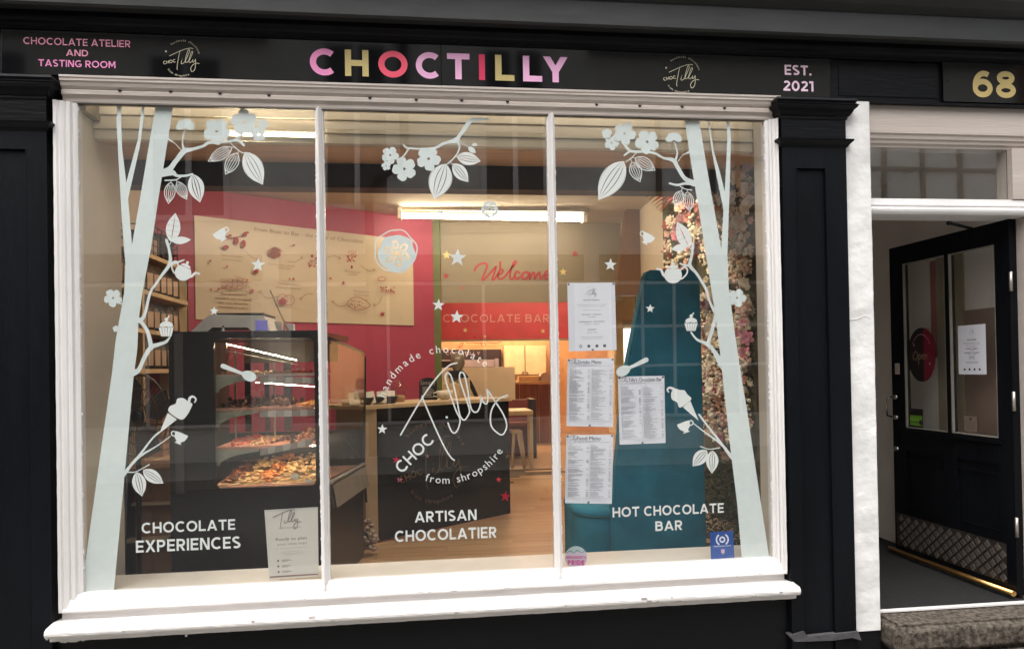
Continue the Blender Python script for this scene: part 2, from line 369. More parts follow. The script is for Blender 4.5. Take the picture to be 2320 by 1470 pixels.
def onplane(Y, eps=0.00008, side=-1):
    return lambda px, py, k: (lambda p: (p.x, Y+side*eps*k, p.z))(at(px, py, Y))
def wplane(Y, eps=0.00006): return lambda x, z, k: (x, Y-eps*k, z)

# =================================================================== SETTING: street
pv = MB(); pv.box(-30, 30, -2.2, -0.02, -0.45, -0.25); struct(pv.build('pavement', mat('pavement concrete', (0.25,0.24,0.22), 0.9, vs=12, bump=0.5, var=0.25)))
kb = MB(); kb.bev(-30, 30, -2.32, -2.202, -0.46, -0.248, 0.01); struct(kb.build('kerb', mat('kerb granite', (0.28,0.27,0.26), 0.85, vs=30, var=0.3)))
gd = MB(); gd.quad((-150,-150,-0.38),(150,-150,-0.38),(150,150,-0.38),(-150,150,-0.38)); struct(gd.build('ground', mat('asphalt', (0.05,0.05,0.052), 0.9, vs=40, bump=0.6, var=0.4)))
p2 = MB(); p2.box(-30, 30, -9.0, -7.0, -0.45, -0.25); struct(p2.build('pavement', MATS['pavement concrete']))

# opposite terrace (what the glass reflects)
OY = -9.0
def opposite_house(x0, x1, zt, wallm, label, shopm, wins, skypane):
    h = thing('terraced_house', label, 'house', ((x0+x1)/2, OY, -0.25), 0, 'terraced houses across the street')
    cx = (x0+x1)/2
    b = MB(); b.box(x0-cx, x1-cx, -7, 0, 0, zt); b.build('wall', wallm, h)
    r = MB(); r.add([(x0-cx,0.25,zt),(x1-cx,0.25,zt),(x1-cx,-3.5,zt+2.8),(x0-cx,-3.5,zt+2.8),(x0-cx,-7.2,zt),(x1-cx,-7.2,zt)], [(0,1,2,3),(3,2,5,4)]); r.build('roof', mat('slate roof', (0.09,0.09,0.10), 0.7, vs=8, var=0.3), h)
    g = MB(); g.box(x0-cx+.15, x1-cx-.15, 0.002, .12, 3.0, 3.45); g.build('shop_fascia', shopm, h)
    sw = MB(); sw.box(x0-cx+.3, x1-cx-.3, 0.003, .05, .6, 2.95); swo = sw.build('shop_window', mat('dark shop glazing', (0.03,0.032,0.035), 0.1), h)
    br = MB(); n = 3 if not skypane else int((x1-x0)/0.6)
    for i in range(n+1):
        xx = x0-cx+.3+(x1-x0-.6)*i/n; br.box(xx-.025, xx+.025, .052, .09, .6, 2.95)
    for zz in ((.6, 1.5, 2.2, 2.95) if skypane else (.6, 2.95)): br.box(x0-cx+.3, x1-cx-.3, .053, .085, zz-.025, zz+.025)
    br.build('glazing_bars', white, swo)
    for (wx, wz, ww, wh) in wins:
        f = MB(); fw = .09
        f.box(wx-ww/2-fw, wx+ww/2+fw, .003, .10, wz-fw, wz); f.box(wx-ww/2-fw, wx+ww/2+fw, .003, .08, wz+wh, wz+wh+fw)
        f.box(wx-ww/2-fw, wx-ww/2, .003, .08, wz, wz+wh); f.box(wx+ww/2, wx+ww/2+fw, .003, .08, wz, wz+wh)
        for q in ((1,2,3) if skypane else (2,)): f.box(wx-ww/2+ww*q/4-.045, wx-ww/2+ww*q/4+.045, .03, .07, wz, wz+wh)
        f.box(wx-ww/2, wx+ww/2, .032, .075, wz+wh*.5-.04, wz+wh*.5+.04)
        fo = f.build('window', mat('brown window paint', (0.12,0.095,0.075), 0.5) if skypane else white, h)
        pn = MB(); pn.box(wx-ww/2, wx+ww/2, .004, .03, wz, wz+wh); pn.build('pane', mat('sky toned pane', (0.80,0.80,0.78), 0.15) if skypane else mat('dark pane', (0.03,0.035,0.04), 0.05), fo)  # pale panes hold the reflected sky in their base colour
    return h
cw = mat('cream render', (0.82,0.79,0.72), 0.9, var=0.1, vs=3); bw = mat('brick wall', (0.26,0.13,0.09), 0.9, var=0.3, vs=12); gw = mat('grey render', (0.78,0.75,0.70), 0.9, var=0.1)
opposite_house(-15, -8.2, 7.4, bw, 'red brick house across the street, far left end of the row', black, [(-1.8,4.2,1.2,1.9),(1.8,4.2,1.2,1.9)], False)
opposite_house(-8.2, -2.6, 7.0, cw, 'cream rendered house across the street with two dark sash windows', blackm, [(-1.5,4.1,1.1,2.6),(1.5,4.1,1.1,2.6)], False)
opposite_house(-2.6, 2.9, 7.8, gw, 'grey rendered house across the street, tallest of the row', leadg, [(-1.3,4.3,1.0,2.7),(1.4,4.3,1.0,2.7)], False)
dp = thing('downpipe', 'dark rainwater downpipe with a bent neck on the grey house opposite', 'downpipe', (0,0,0))
MB().tube([(-.35,OY+.12,7.2),(-.35,OY+.12,5.0),(-.42,OY+.12,4.75),(-.85,OY+.12,4.45),(-.95,OY+.12,4.2),(-.95,OY+.12,-.2)], .075).build('pipe', blackm, dp)
opposite_house(2.9, 11.2, 7.0, cw, 'wide cream house across the street with brown windows and panes coloured like reflected sky', black, [(-1.9,4.35,1.9,1.7),(2.25,4.35,3.1,1.45)], True)
opposite_house(11.2, 19, 7.6, bw, 'red brick house across the street, far right end of the row', leadg, [(-2,4.3,1.2,1.9),(2,4.3,1.2,1.9)], False)

# =================================================================== SHOPFRONT
# building wall above and beside
bw_ = MB(); bw_.box(-9, 9, -0.02, 0.4, 2.98, 7.5); o = bw_.build('building_wall', plaster); tag(o, 'white rendered wall of the shop building above the dark cornice', 'wall')
bl = MB(); bl.box(-9, -2.3, -0.02, 0.4, -0.30, 2.98); o = bl.build('building_wall', plaster); tag(o, 'white rendered wall left of the black shopfront, out of view beside the pilaster', 'wall')
br_ = MB(); br_.box(3.22, 9, -0.02, 0.4, -0.30, 2.98); o = br_.build('building_wall', plaster); tag(o, 'white rendered wall right of the shop doorway', 'wall')

# cornice
cn = thing('cornice', 'long dark grey cornice running along the top of the shopfront', 'cornice', (0,0,2.7))
prof = [(-.02,.075),(-.09,.078),(-.125,.080),(-.125,.068),(-.138,.062),(-.150,.070),(-.150,.172),(-.144,.180),(-.152,.190),(-.18,.205),(-.21,.232),(-.22,.262),(-.22,.33),(-.02,.36)]
MB().extr(prof, -2.3, 3.3, 'x', n=60, jit=.0004).build('cornice_moulding', leadg, cn)
MB().extr([(-.0125,.012),(-.028,.012),(-.030,.020),(-.036,.022),(-.038,.034),(-.048,.040),(-.056,.052),(-.066,.056),(-.068,.0745),(-.0125,.0745)], -2.3, 3.3, 'x').build('bed_mould', blackh, cn)
# fascia
fs = thing('fascia', 'black painted fascia board carrying the shop sign above window and door', 'fascia', (0,0,0))
MB().box(-2.3, 3.3, -.012, .1, 2.512, 2.78).build('fascia_board', blackh, fs)
MB().bev(2.02, 2.55, -.0150, -.0121, 2.535, 2.69, .001).build('fascia_panel', blackh, fs)
MB().extr([(-.013,2.497),(-.034,2.497),(-.034,2.507),(-.013,2.515)], 1.70, 3.3, 'x').build('bottom_bead', blackh, fs)
# sign panels
sg = thing('shop_sign', 'long glossy black shop sign with CHOCTILLY in pink, gold and red letters', 'sign', (0,0,0))
SY = -.022
def s3(px, py, Y=SY): return at(px, py, Y)
xl, xj, xr_ = s3(3,130).x, s3(999.5,150).x, s3(1880,200).x
MB().bev(xl, xj-.0012, SY, -.0122, 2.5195, 2.7105, .001).build('sign_panel', signp, sg)
MB().bev(xj+.0012, xr_, SY-.0005, -.0122, 2.5195, 2.7105, .001).build('sign_panel', signp, sg)
SL = SY-.0012
def letter(ch, px0, px1, m, cap=(None)):
    zb0 = at(705,170,SL).z; zt0 = at(705,110,SL).z; F = Flat(wplane(SL))
    a = at((px0), 150, SL).x; b = at(px1, 150, SL).x; w = .226
    gw = glyph(ch, w)[0]
    put_text(F, ch, a, zb0, zt0-zb0, w=w, width=b-a); return F.build('letter', m, sg)
for ch, a, b, m in (('C',702,761,pink),('H',781.6,835,gold),('O',857,923.5,coral),('C',942,998,pinkl),('T',1013,1064,pinkl),('I',1085,1098.6,crimson),('L',1121.8,1165,gold),('L',1184.7,1228,pinkl),('Y',1230,1286.7,pinkl)): letter(ch, a, b, m)
def line(px0, px1, pyb, pyt, t, Y, m, name, parent, w=.2, sp=.14, fac=None):
    pm = (px0+px1)/2; F = Flat(wplane(Y)); a = at(px0, pyb, Y); b = at(px1, pyb, Y); zb = at(pm, pyb, Y).z; zt = at(pm, pyt, Y).z
    put_text(F, t, a.x, zb, zt-zb, w=w, sp=sp, width=b.x-a.x); o = F.build(name, m, parent); return o
line(53,296,104.5,88.5,'CHOCOLATE ATELIER',SL,pinkt,'lettering',sg,w=.17)
line(150,200,128,113.5,'AND',SL,pinkt,'lettering',sg,w=.18)
line(87,262,153,137.5,'TASTING ROOM',SL,pink,'lettering',sg,w=.18)
line(1778,1838,171,148.5,'EST.',SL,pinkp,'lettering',sg,w=.2)
line(1775,1843,207,184,'2021',SL,pinkp,'lettering',sg,w=.2)
# number panel
np_ = thing('number_sign', 'black house number panel reading 68 in gold above the door', 'sign', (0,0,0))
MB().bev(at(2137,190,-.03).x, 3.25, -.03, -.0124, 2.515, 2.7105, .001).build('panel', signp, np_)
F = Flat(wplane(-.0312)); a = at(2204,220,-.031); b = at(2302,224,-.031); put_text(F, '68', a.x, at(2252,221,-.031).z, at(2252,162,-.031).z-at(2252,221,-.031).z, w=.20, sp=.12, width=b.x-a.x); F.build('numerals', goldn, np_)
MB().ball(at(2148,184,-.032), .004).build('screw', MATS['weathered dark grey lead'], np_)

# ---- round logo (strokes traced once, reused)
T_STROKES = [[(907.6,984.8),(956.6,901),(991.4,853),(1017.5,828),(1035,822)],
 [(956.6,897),(961,910),(987,970.7),(1008.8,1016),(1022,1036),(1029.5,1042)],
 [(1015,957.6),(1022,975),(1030.6,980.5),(1039,968.5),(1042,949),(1032.8,929),(1015,879),(1008.8,853),(1015,844.5),(1024,857.5),(1035,905),(1042,940),(1052,951),(1062,938),(1063,925),(1052,892),(1041.5,857.5),(1043.6,843.4),(1052,848.8),(1058.9,879),(1067.6,925),(1080.6,932.6),(1089,914),(1088,896.7),(1095.9,912),(1103.5,913),(1105.7,896.7),(1103.5,882.5),(1117.6,903),(1139,936),(1148,962),(1141.6,981.6),(1130.7,982.7),(1113,964),(1113,931.5),(1128.5,905),(1150,894.5)]]
LC = (1008, 940)
def logo(F, tr, sg_, sw=3.3, star_=True, small=True, choc=True):
    """tr maps logo coordinates (photo px, v down) to F coordinates; sg_ = sign of glyph v, k scale"""
    k = math.hypot(*(p-q for p, q in zip(tr(LC[0]+1, LC[1]), tr(*LC))))
    for st in T_STROKES: F.stroke([tr(*p) for p in crspline(st, 7)], sw*k)
    F.disc(*tr(1012,945), 2.6*k)
    def arc_text(t, a0, a1, r, up, H):
        widths = [max(.32, (font_mesh(c)[3]-font_mesh(c)[2])/.72 if c != ' ' else .5) for c in t]; tot = sum(widths)+.28*(len(t)-1); pos = 0
        for c, wd in zip(t, widths):
            f_ = (pos+wd/2)/tot; a = math.radians(a0+(a1-a0)*f_); pos += wd+.28
            if c == ' ': continue
            u, v = LC[0]+r*math.sin(a), LC[1]-r*math.cos(a); rt = a if up else a-PI
            e1 = (math.cos(rt), math.sin(rt)); e2 = (math.sin(rt), -math.cos(rt))
            vs, fs_, x0, x1 = font_mesh(c); kk = F.lay(); sc = H/.72; mid = (x0+x1)/2
            F.mb.add([F.f(*tr(u+(q[0]-mid)*sc*e1[0]+q[1]*sc*e2[0]*1, v+(q[0]-mid)*sc*e1[1]+q[1]*sc*e2[1]), kk) for q in vs], fs_)
    if small:
        arc_text('handmade chocolate', -74, 40, 141, True, 18)
        arc_text('from shropshire', 197, 122, 155, False, 18)
    if choc:
        G_ = Flat(lambda u, v, kk: F.f(*tr(u, v), F.k+kk)); put_text(G_, 'CHOC', 911, 1073, 27, w=.17, sp=.14, width=106, rot=math.radians(-45), sg=-1); F.mb.add(G_.mb.v, G_.mb.f); F.k += G_.k
    if star_: F.star(*tr(866,972), 11*k, 0, -1)
def logo_tr(cx, cy, sc, rot_deg, sgn=1):
    c, s = math.cos(math.radians(rot_deg)), math.sin(math.radians(rot_deg))
    return lambda u, v: (cx+((u-LC[0])*c-(v-LC[1])*s)*sc, cy+sgn*((u-LC[0])*s+(v-LC[1])*c)*sc)
for cx, cy, mm in ((413,133,goldl),(1545,170,goldl)):
    F = Flat(onplane(SL)); logo(F, logo_tr(cx, cy, .27, 35), -1, sw=4.6); F.build('logo', mm, sg)

# ---- window
ZB, ZT = .297, 2.405; XL, XR = -1.489, 1.634
wn = thing('shop_window', 'wide three-pane shop window in a white painted moulded frame with a thick sill', 'window', (0,0,0))
# head : board with ogee moulding
hp = [(.02,2.405),(-.012,2.405),(-.016,2.410),(-.016,2.424),(-.022,2.431),(-.030,2.437),(-.031,2.452),(-.026,2.458),(-.030,2.463),(-.036,2.470),(-.040,2.484),(-.046,2.490),(-.046,2.500),(-.050,2.503),(-.050,2.512),(.02,2.512)]
shadeh = mat('shade toned beige paint', (0.50,0.435,0.385), 0.45, var=0.12, vs=5, bump=0.4, bs=60, stretch=(0.12,2,2))  # shade under the sign is put into this beige paint colour
MB().extr(hp, -1.545, 1.70, 'x', n=40, jit=.0005).build('head', shadeh, wn)
MB().box(-1.49, 1.634, -.0115, -.004, 2.4015, 2.4049).build('shadow_gap', beamm, wn)
for px, py in ((271,207),(386,209),(498,213),(609,217),(838,223),(943,227),(1046,229),(1150,232),(1352,238),(1450,241),(1546,243),(1642,246)):
    p = at(px, py-1, -.033); b = MB(); n = 10
    vs = [(p.x+.0075*math.cos(-PI*i/n), -.0335, p.z+.003-.0085*math.sin(PI*i/n)) for i in range(n+1)]
    vs2 = [(x, -.020, z) for x, y, z in vs]; b.add(vs+vs2, [tuple(range(n+1)), tuple(range(2*n+1, n, -1))]+[(i, i+n+1, i+n+2, i+1) for i in range(n)]+[(n, 2*n+1, n+1, 0)])
    b.build('vent_hole', mat('dark hole', (0.004,0.004,0.004), 0.9), wn)
# jambs (ridged profile)
def jamb(x0, x1, flip, nm='jamb'):
    W = x1-x0; pr = [(0,.03),(0,-.010),(.10,-.016),(.22,-.016),(.28,-.030),(.42,-.034),(.50,-.028),(.56,-.036),(.72,-.042),(.80,-.040),(.86,-.048),(1.0,-.050),(1.0,.03)]
    pts = [((x1-u*W) if flip else (x0+u*W), v) for u, v in pr]
    MB().extr(pts, .235, 2.404, 'z', n=60, jit=.0006).build(nm, whitev, wn)
jamb(-1.570, XL, True); jamb(XR, 1.683, False)
# bottom rail + grey strip + sill
MB().extr([(.02,.225),(-.045,.225),(-.046,.232),(-.040,.240),(-.034,.270),(-.020,.288),(-.012,.296),(.02,.297)], -1.571, 1.684, 'x', n=50, jit=.0005).build('bottom_rail', whiteh, wn)
MB().extr([(.02,.184),(-.018,.184),(-.014,.2245),(.02,.2245)], -1.570, 1.684, 'x', n=10).build('apron', whiteh, wn)
sp_ = [(.02,.2)]+[(-.045-.0,.202)]+[(-.112,.186+0)]+arc(-.118, .163, .024, .024, 70, 290, 12)+[(-.10,.139),(-.085,.135),(-.082,.118),(-.075,.116),(.02,.116)]
sp_ = [(.02,.186),(-.06,.192),(-.105,.187)]+arc(-.112, .166, .022, .021, 80, 280, 10)+[(-.098,.143),(-.092,.138),(-.090,.124),(-.084,.119),(-.06,.115),(.02,.115)]
MB().extr(sp_, at(103,1405,-.12).x, at(1811,1322,-.12).x, 'x', n=120, jit=.0009, smooth=False).build('sill', whiteh, wn)
b = MB()
for i in range(60): b.ball((at(103,1405,-.12).x+R.uniform(.0,.012), R.uniform(-.12,-.05), R.uniform(.142,.182)), R.uniform(.003,.007), seg=6, rings=4)
for i in range(34): b.ball((R.uniform(-1.55,-1.45), R.uniform(-.080,-.07), .117+R.uniform(-.002,.002)), R.uniform(.003,.006), seg=6, rings=4)
b.ball((at(418,1427,-.1).x, -.080, .113), .006)
b.build('paint_drips', whiteh, wn)
# mullions
MXS = [at(728.5,780,-.03).x, at(1259,780,-.03).x]
for px, py in ((728.5,780),(1259,780)):
    cx = at(px, py, -.03).x; h = .0185
    pts = [(cx-h,.03),(cx-h,-.004),(cx-h*.72,-.008),(cx-h*.62,-.022),(cx-h*.30,-.030),(cx-h*.22,-.040),(cx,-.044),(cx+h*.22,-.040),(cx+h*.30,-.030),(cx+h*.62,-.022),(cx+h*.72,-.008),(cx+h,-.004),(cx+h,.03)]
    MB().extr(pts, .262, 2.4045, 'z', n=70, jit=.0005).build('mullion', whitev, wn)
# hairline joints, chips and runs in the old paint
F = Flat(lambda x, z, k: (x, -.0475-.0001*k, z))
crk = MB()
for i in range(26):
    x_ = R.uniform(-1.5, 1.65); z_ = R.choice([R.uniform(.226,.234), R.uniform(.150,.182)]); y_ = -.0455 if z_ > .2 else -.137
    crk.box(x_, x_+R.uniform(.004,.03), y_-.0006, y_+.004, z_, z_+R.uniform(.0008,.0022))
crk.build('paint_cracks', mat('grey brown grime', (.22,.19,.16), .9), wn)
b = MB()
for i in range(46):
    x_, y_ = R.choice([(-1.5715,-.012),(1.6845,-.012),(-1.5715,-.030)]); b.ball((x_, y_, R.uniform(.3,2.2)), R.uniform(.0015,.0035), sz=R.uniform(.8,3), seg=5, rings=3)
b.build('paint_chips', black, wn)
# putty roughness along glass edges
b = MB()
for i in range(420):
    x = R.choice([XL+.001, XR-.001, MXS[0]-.0185, MXS[0]+.0185, MXS[1]-.0185, MXS[1]+.0185]); b.ball((x, -.003, R.uniform(.3, 2.4)), R.uniform(.0012,.0035), sz=R.uniform(1,4), seg=5, rings=3)
b.build('putty', white, wn)
for a, b_ in ((XL-.005, MXS[0]-.002), (MXS[0]+.002, MXS[1]-.002), (MXS[1]+.002, XR+.005)):
    MB().box(a, b_, .001, .0055, ZB-.005, ZT+.005).build('pane', glassm, wn)
# stall riser
sr = thing('stall_riser', 'black painted stall riser below the white window sill', 'panel', (0,0,0))
MB().box(-1.80, 1.75, -.030, .12, -.30, .115).build('riser_board', blackh, sr)
MB().box(-1.575, 1.69, -.0285, .02, .1151, .174).build('upper_rail', blackh, sr)

# ---- pilasters
def pilaster(x0, x1, label, px0, px1, pyt):
    p = thing('pilaster', label, 'pilaster', (0,0,0), 0, 'black panelled pilasters of the shopfront')
    Y = -.062; b = MB(); b.box(x0, px0, Y, .05, -.30, 2.30); b.box(px1, x1, Y, .05, -.30, 2.30); b.box(px0, px1, Y, .05, pyt, 2.30); b.box(px0, px1, Y+.014, .05, -.30, pyt-.0001); b.build('shaft', black, p)
    q = MB(); t = .004
    q.box(px0+.0002, px0+t, Y-.0016, Y+.0138, -.30, pyt-.0003); q.box(px1-t, px1-.0002, Y-.001, Y+.0138, -.30, pyt-.0003); q.box(px0+t, px1-t, Y-.001, Y+.0138, pyt-t, pyt-.0003); q.build('panel_bead', black, p)
    def ringm(prof, nm):
        # mitred moulding on three sides: prof (out, z)
        vs = []; k = len(prof)
        for (o, z) in prof: vs += [(x0-o,.04,z),(x0-o,Y-o,z),(x1+o,Y-o,z),(x1+o,.04,z)]
        fs_ = []
        for i in range(k-1):
            for j in range(3): fs_.append((i*4+j, i*4+j+1, (i+1)*4+j+1, (i+1)*4+j))
        fs_.append((0,1,2,3)); fs_.append(tuple((k-1)*4+j for j in (3,2,1,0))); MB().add(vs, fs_).build(nm, blackh, p)
    ringm([(.001,2.262),(.006,2.266),(.012,2.276),(.026,2.290),(.028,2.298),(.001,2.304)], 'necking')
    ringm([(.0005,2.3001),(.0005,2.40)], 'neck_block')
    ringm([(.002,2.395),(.007,2.40),(.007,2.408),(.014,2.413),(.022,2.425),(.030,2.440),(.042,2.450),(.042,2.456),(.047,2.458),(.040,2.462),(.034,2.468),(.040,2.478),(.038,2.488),(.001,2.494)], 'capital')
    return p
pilaster(-2.02, -1.590, 'black panelled pilaster at the left edge of the shop window', -1.90, -1.67, 2.19)
pilaster(1.694, 2.020, 'black panelled pilaster between the shop window and the doorway', 1.760, 1.915, 2.165)
b = MB()
pts = [(1790,1440),(1822,1430),(1830,1442),(1880,1436),(1905,1434),(1945,1430),(1952,1450),(1930,1444),(1890,1450),(1840,1452),(1800,1453)]
f1 = [at(px,py,-.075) for px, py in pts]; vs = [tuple(p) for p in f1]+[(p.x, -.03, p.z) for p in f1]; n = len(pts)
b.add(vs, [tuple(range(n)), tuple(range(2*n-1, n-1, -1))]+[(i, (i+1)%n, (i+1)%n+n, i+n) for i in range(n)]); tag(b.build('mortar_patch', mortar), 'ragged grey cement patch at the foot of the black pilaster', 'mortar')
pl = MB(); pl.box(1.70, 2.158, -.040, .12, -.30, at(1955,1430,-.05).z-.0015); tag(pl.build('plinth', blackm), 'black plinth block below the white pier beside the step', 'plinth')

# white pier
pr = MB(); N = 60; x0, x1 = 2.021, 2.160; zt_, zb_ = 2.497, at(1955,1430,-.05).z
pz = [zb_+(zt_-zb_)*i/N for i in range(N+1)]; vs = []
for z in pz:
    j = R.uniform(-.0015,.0015); vs += [(x0, .02, z),(x0+.002,-.045+j,z),(x1-.006+R.uniform(-.001,.001),-.045+R.uniform(-.001,.001),z),(x1+R.uniform(-.001,.001),-.040,z),(x1,.12,z)]
pr.add(vs, [(i*5+j, i*5+j+1, i*5+5+j+1, i*5+5+j) for i in range(N) for j in range(4)]+[(0,1,2,3,4), tuple(N*5+j for j in (4,3,2,1,0))])
pier = thing('rendered_pier', 'narrow white rendered pier with a thin crack between pilaster and doorway', 'wall', (0,0,0)); pr.build('render', plaster, pier)
F = Flat(onplane(-.0475)); F.stroke(crspline([(1913,727,2),(1925,723,3),(1940,722,2.5),(1952,717,3),(1962,715,2),(1973,721,1.5)],4), 2, rnd=False); F.build('crack_ridge', mat('bright filler', (0.85,0.83,0.80), 0.7), pier)

# ---- doorway
dw = thing('door_frame', 'cream painted doorway frame with a moulded head and transom light', 'door frame', (0,0,0))
DX0, DX1 = 2.161, 2.955
MB().extr([(.10,2.300),(.03,2.300),(.028,2.312),(.018,2.318),(.016,2.332),(.008,2.338),(.006,2.356),(-.002,2.362),(-.004,2.498),(.10,2.498)], DX0, 3.22, 'x').build('head', shadeh, dw)
MB().extr([(.14,1.957),(.0,1.957),(-.006,1.962),(-.012,1.972),(-.014,1.982),(-.008,1.992),(-.002,1.996),(-.008,2.0),(-.008,2.008),(.004,2.014),(.006,2.038),(.14,2.040)], DX0, 3.04, 'x').build('transom_bar', white, dw)
b = MB(); b.box(3.045, 3.22, -.002, .14, -.05, 1.956); b.box(2.957, 3.22, -.001, .10, 2.041, 2.2995); b.box(3.041, 3.22, -.003, .139, 1.9565, 2.0405); b.build('jamb', shadeh, dw)
b = MB(); b.box(DX0, 2.957, .03, .032, 2.0405, 2.2995)
MB().box(DX0, 2.957, .031, .036, 2.0405, 2.2995).build('pane', glassm, dw)
# steps
def rough_block(x0, x1, y0, y1, z0, z1, n=70, amp=.006):
    bm = bmesh.new(); bmesh.ops.create_cube(bm, size=1)
    for v in bm.verts: v.co = Vector(((x0+x1)/2+v.co.x*(x1-x0), (y0+y1)/2+v.co.y*(y1-y0), (z0+z1)/2+v.co.z*(z1-z0)))
    bmesh.ops.bevel(bm, geom=bm.edges[:], offset=.02, segments=3, affect='EDGES')
    bmesh.ops.subdivide_edges(bm, edges=bm.edges[:], cuts=5, use_grid_fill=True)
    bmesh.ops.subdivide_edges(bm, edges=[e for e in bm.edges if e.calc_length() > .03], cuts=4, use_grid_fill=True)
    from mathutils import noise
    for v in bm.verts:
        q = v.co*22; v.co += Vector((0, noise.noise(q)*amp*1.6, noise.noise(q+Vector((5,5,5)))*amp*(0.35 if v.co.z > z1-.02 else 1)))
    m = MB(); m.add([v.co.copy() for v in bm.verts], [[v.index for v in f.verts] for f in bm.faces], True); bm.free(); return m
o = rough_block(2.168, 3.35, -.16, .05, -.155, -.015).build('door_step', stone); tag(o, 'worn rough stone doorstep directly under the open black door', 'step')
o = rough_block(2.168, 3.35, -.42, -.10, -.40, -.158).build('door_step', stone); tag(o, 'lower rough stone step in front of the doorstep', 'step')
o = MB().bev(2.163, 3.045, .008, .035, -.010, .000, .002).build('threshold', whiteh); tag(o, 'thin white painted threshold strip above the stone step', 'threshold')

# vestibule
VZ = 2.45
def wall(pts, z0, z1, th, m, name='wall', label=None):
    """wall through plan points, thickness to the left of the run"""
    b = MB()
    for (xa, ya), (xb, yb) in zip(pts[:-1], pts[1:]):
        d = Vector((xb-xa, yb-ya, 0)).normalized(); n = Vector((-d.y, d.x, 0))*th
        A, B = Vector((xa,ya,0)), Vector((xb,yb,0)); q = [A, B, B+n, A+n]
        b.add([(p.x,p.y,z) for z in (z0,z1) for p in q], [(0,3,2,1),(4,5,6,7),(0,1,5,4),(1,2,6,5),(2,3,7,6),(3,0,4,7)])
    o = b.build(name, m); struct(o); 
    return o
vw = mat('vestibule wall paint', (0.84,0.77,0.70), 0.7, var=0.06, vs=3)
wall([(2.159,.05),(2.159,2.0)], -.05, VZ, .06, vw, 'vestibule_wall_left')
wall([(3.14,.142),(3.14,2.0)], -.05, VZ, -.08, vw, 'vestibule_wall_right')
wall([(2.10,2.0),(3.2,2.0)], -.05, VZ, .08, vw, 'vestibule_wall_back')
b = MB(); b.box(2.16,3.14,.10,2.0,VZ,VZ+.05); struct(b.build('vestibule_ceiling', vw))
sk = MB(); sk.box(2.16,3.14,1.975,1.999,-.02,.15); sk.box(2.16,3.14,1.97,1.999,.15,.17); sk.box(2.16,3.14,1.985,1.999,2.0,2.03); struct(sk.build('skirting', mat('skirting paint', (0.42,0.39,0.35), 0.5)))
fm = MB(); fm.box(2.16, 3.14, .036, 2.0, -.05, -.006); tag(fm.build('door_mat', mat('dark ribbed matting', (0.007,0.007,0.007), 0.95, vs=60, bump=1.0, bs=140, var=0.4, stretch=(1,.4,1))), 'dark grey ribbed entrance matting inside the doorway', 'mat')
# panels & strip painted in for reflections in the door panes, on right vestibule wall
def onwall(name, y0, y1, z0, z1, m, x=3.128, label='', cat='panel'):
    o = MB().box(x, 3.139, y0, y1, z0, z1).build(name, m); tag(o, label, cat); return o
onwall('reflection_panel', .20, .55, .05, 1.52, mat('brown reflection tone', (0.30,0.20,0.15), 0.6), label='brown panel painting in a reflection behind the right pane of the open door', cat='panel')
onwall('reflection_panel', .56, .78, .05, 1.95, mat('kraft reflection tone', (0.36,0.30,0.20), 0.6), label='tan panel painting in a reflection behind the left pane of the open door', cat='panel')
onwall('reflection_strip', .785, .83, 1.25, 1.85, mat('salmon reflection tone', (0.45,0.13,0.11), 0.6), label='salmon pink upright strip painting in a reflection behind the left door pane', cat='strip')

# door leaf : local x = along the leaf from hinge (0) to free edge (W), local y = thickness, z up ; seen face at local y<0
W_, H_ = .915, 1.945
ang = math.atan2(.917, -.030)
door = thing('door', 'open black entrance door with two glass panes and a metal kick plate', 'door', (3.022,.080,.012), ang)
# local +y must face the viewer (towards -x)
TH = .042
def dbox(x0, x1, z0, z1, y0=-TH/2, y1=TH/2, bv=.0): 
    return MB().bev(x0, x1, y0, y1, z0, z1, .003) if bv else MB().box(x0, x1, y0, y1, z0, z1)
GZ0, GZ1 = .80, 1.83; sx0, sx1 = .095, .80; mxx = .435
b = MB(); b.box(0,sx0,-TH/2,TH/2,0,H_); b.box(sx1,W_,-TH/2,TH/2,0,H_); b.box(sx0,sx1,-TH/2,TH/2,GZ1,H_); b.box(sx0,sx1,-TH/2,TH/2,.66,GZ0); b.box(sx0,sx1,-TH/2,TH/2,0,.10); b.box(mxx-.014,mxx+.014,-TH/2,TH/2,GZ0,GZ1); b.box(mxx-.05,mxx+.05,-TH/2+.001,TH/2-.001,.10,.66)
b.build('frame', black, door)
MB().box(sx0,sx1,-.008,.008,.1001,.6599).build('lower_panel', black, door)
b = MB(); 
for (a, c) in ((sx0, mxx-.05),(mxx+.05, sx1)): b.box(a,c,.008,.017,.60,.615); b.box(a+.01,c-.01,.008,.013,.30,.31)
b.build('panel_mould', black, door)
for (a, c) in ((sx0, mxx-.014),(mxx+.014, sx1)):
    MB().box(a,c,-.002,.002,GZ0,GZ1).build('pane', glassm, door)
    b = MB(); t = .007; b.box(a,a+t,.003,.018,GZ0,GZ1); b.box(c-t,c,.003,.018,GZ0,GZ1); b.box(a+t,c-t,.003,.018,GZ0,GZ0+t); b.box(a+t,c-t,.003,.018,GZ1-t,GZ1); b.build('glazing_bead', mat('pale bead', (0.30,0.28,0.24), 0.6), door)
MB().box(sx0-.02, sx1, TH/2+.0005, TH/2+.014, GZ0-.028, GZ0-.008).build('weather_bar', black, door)
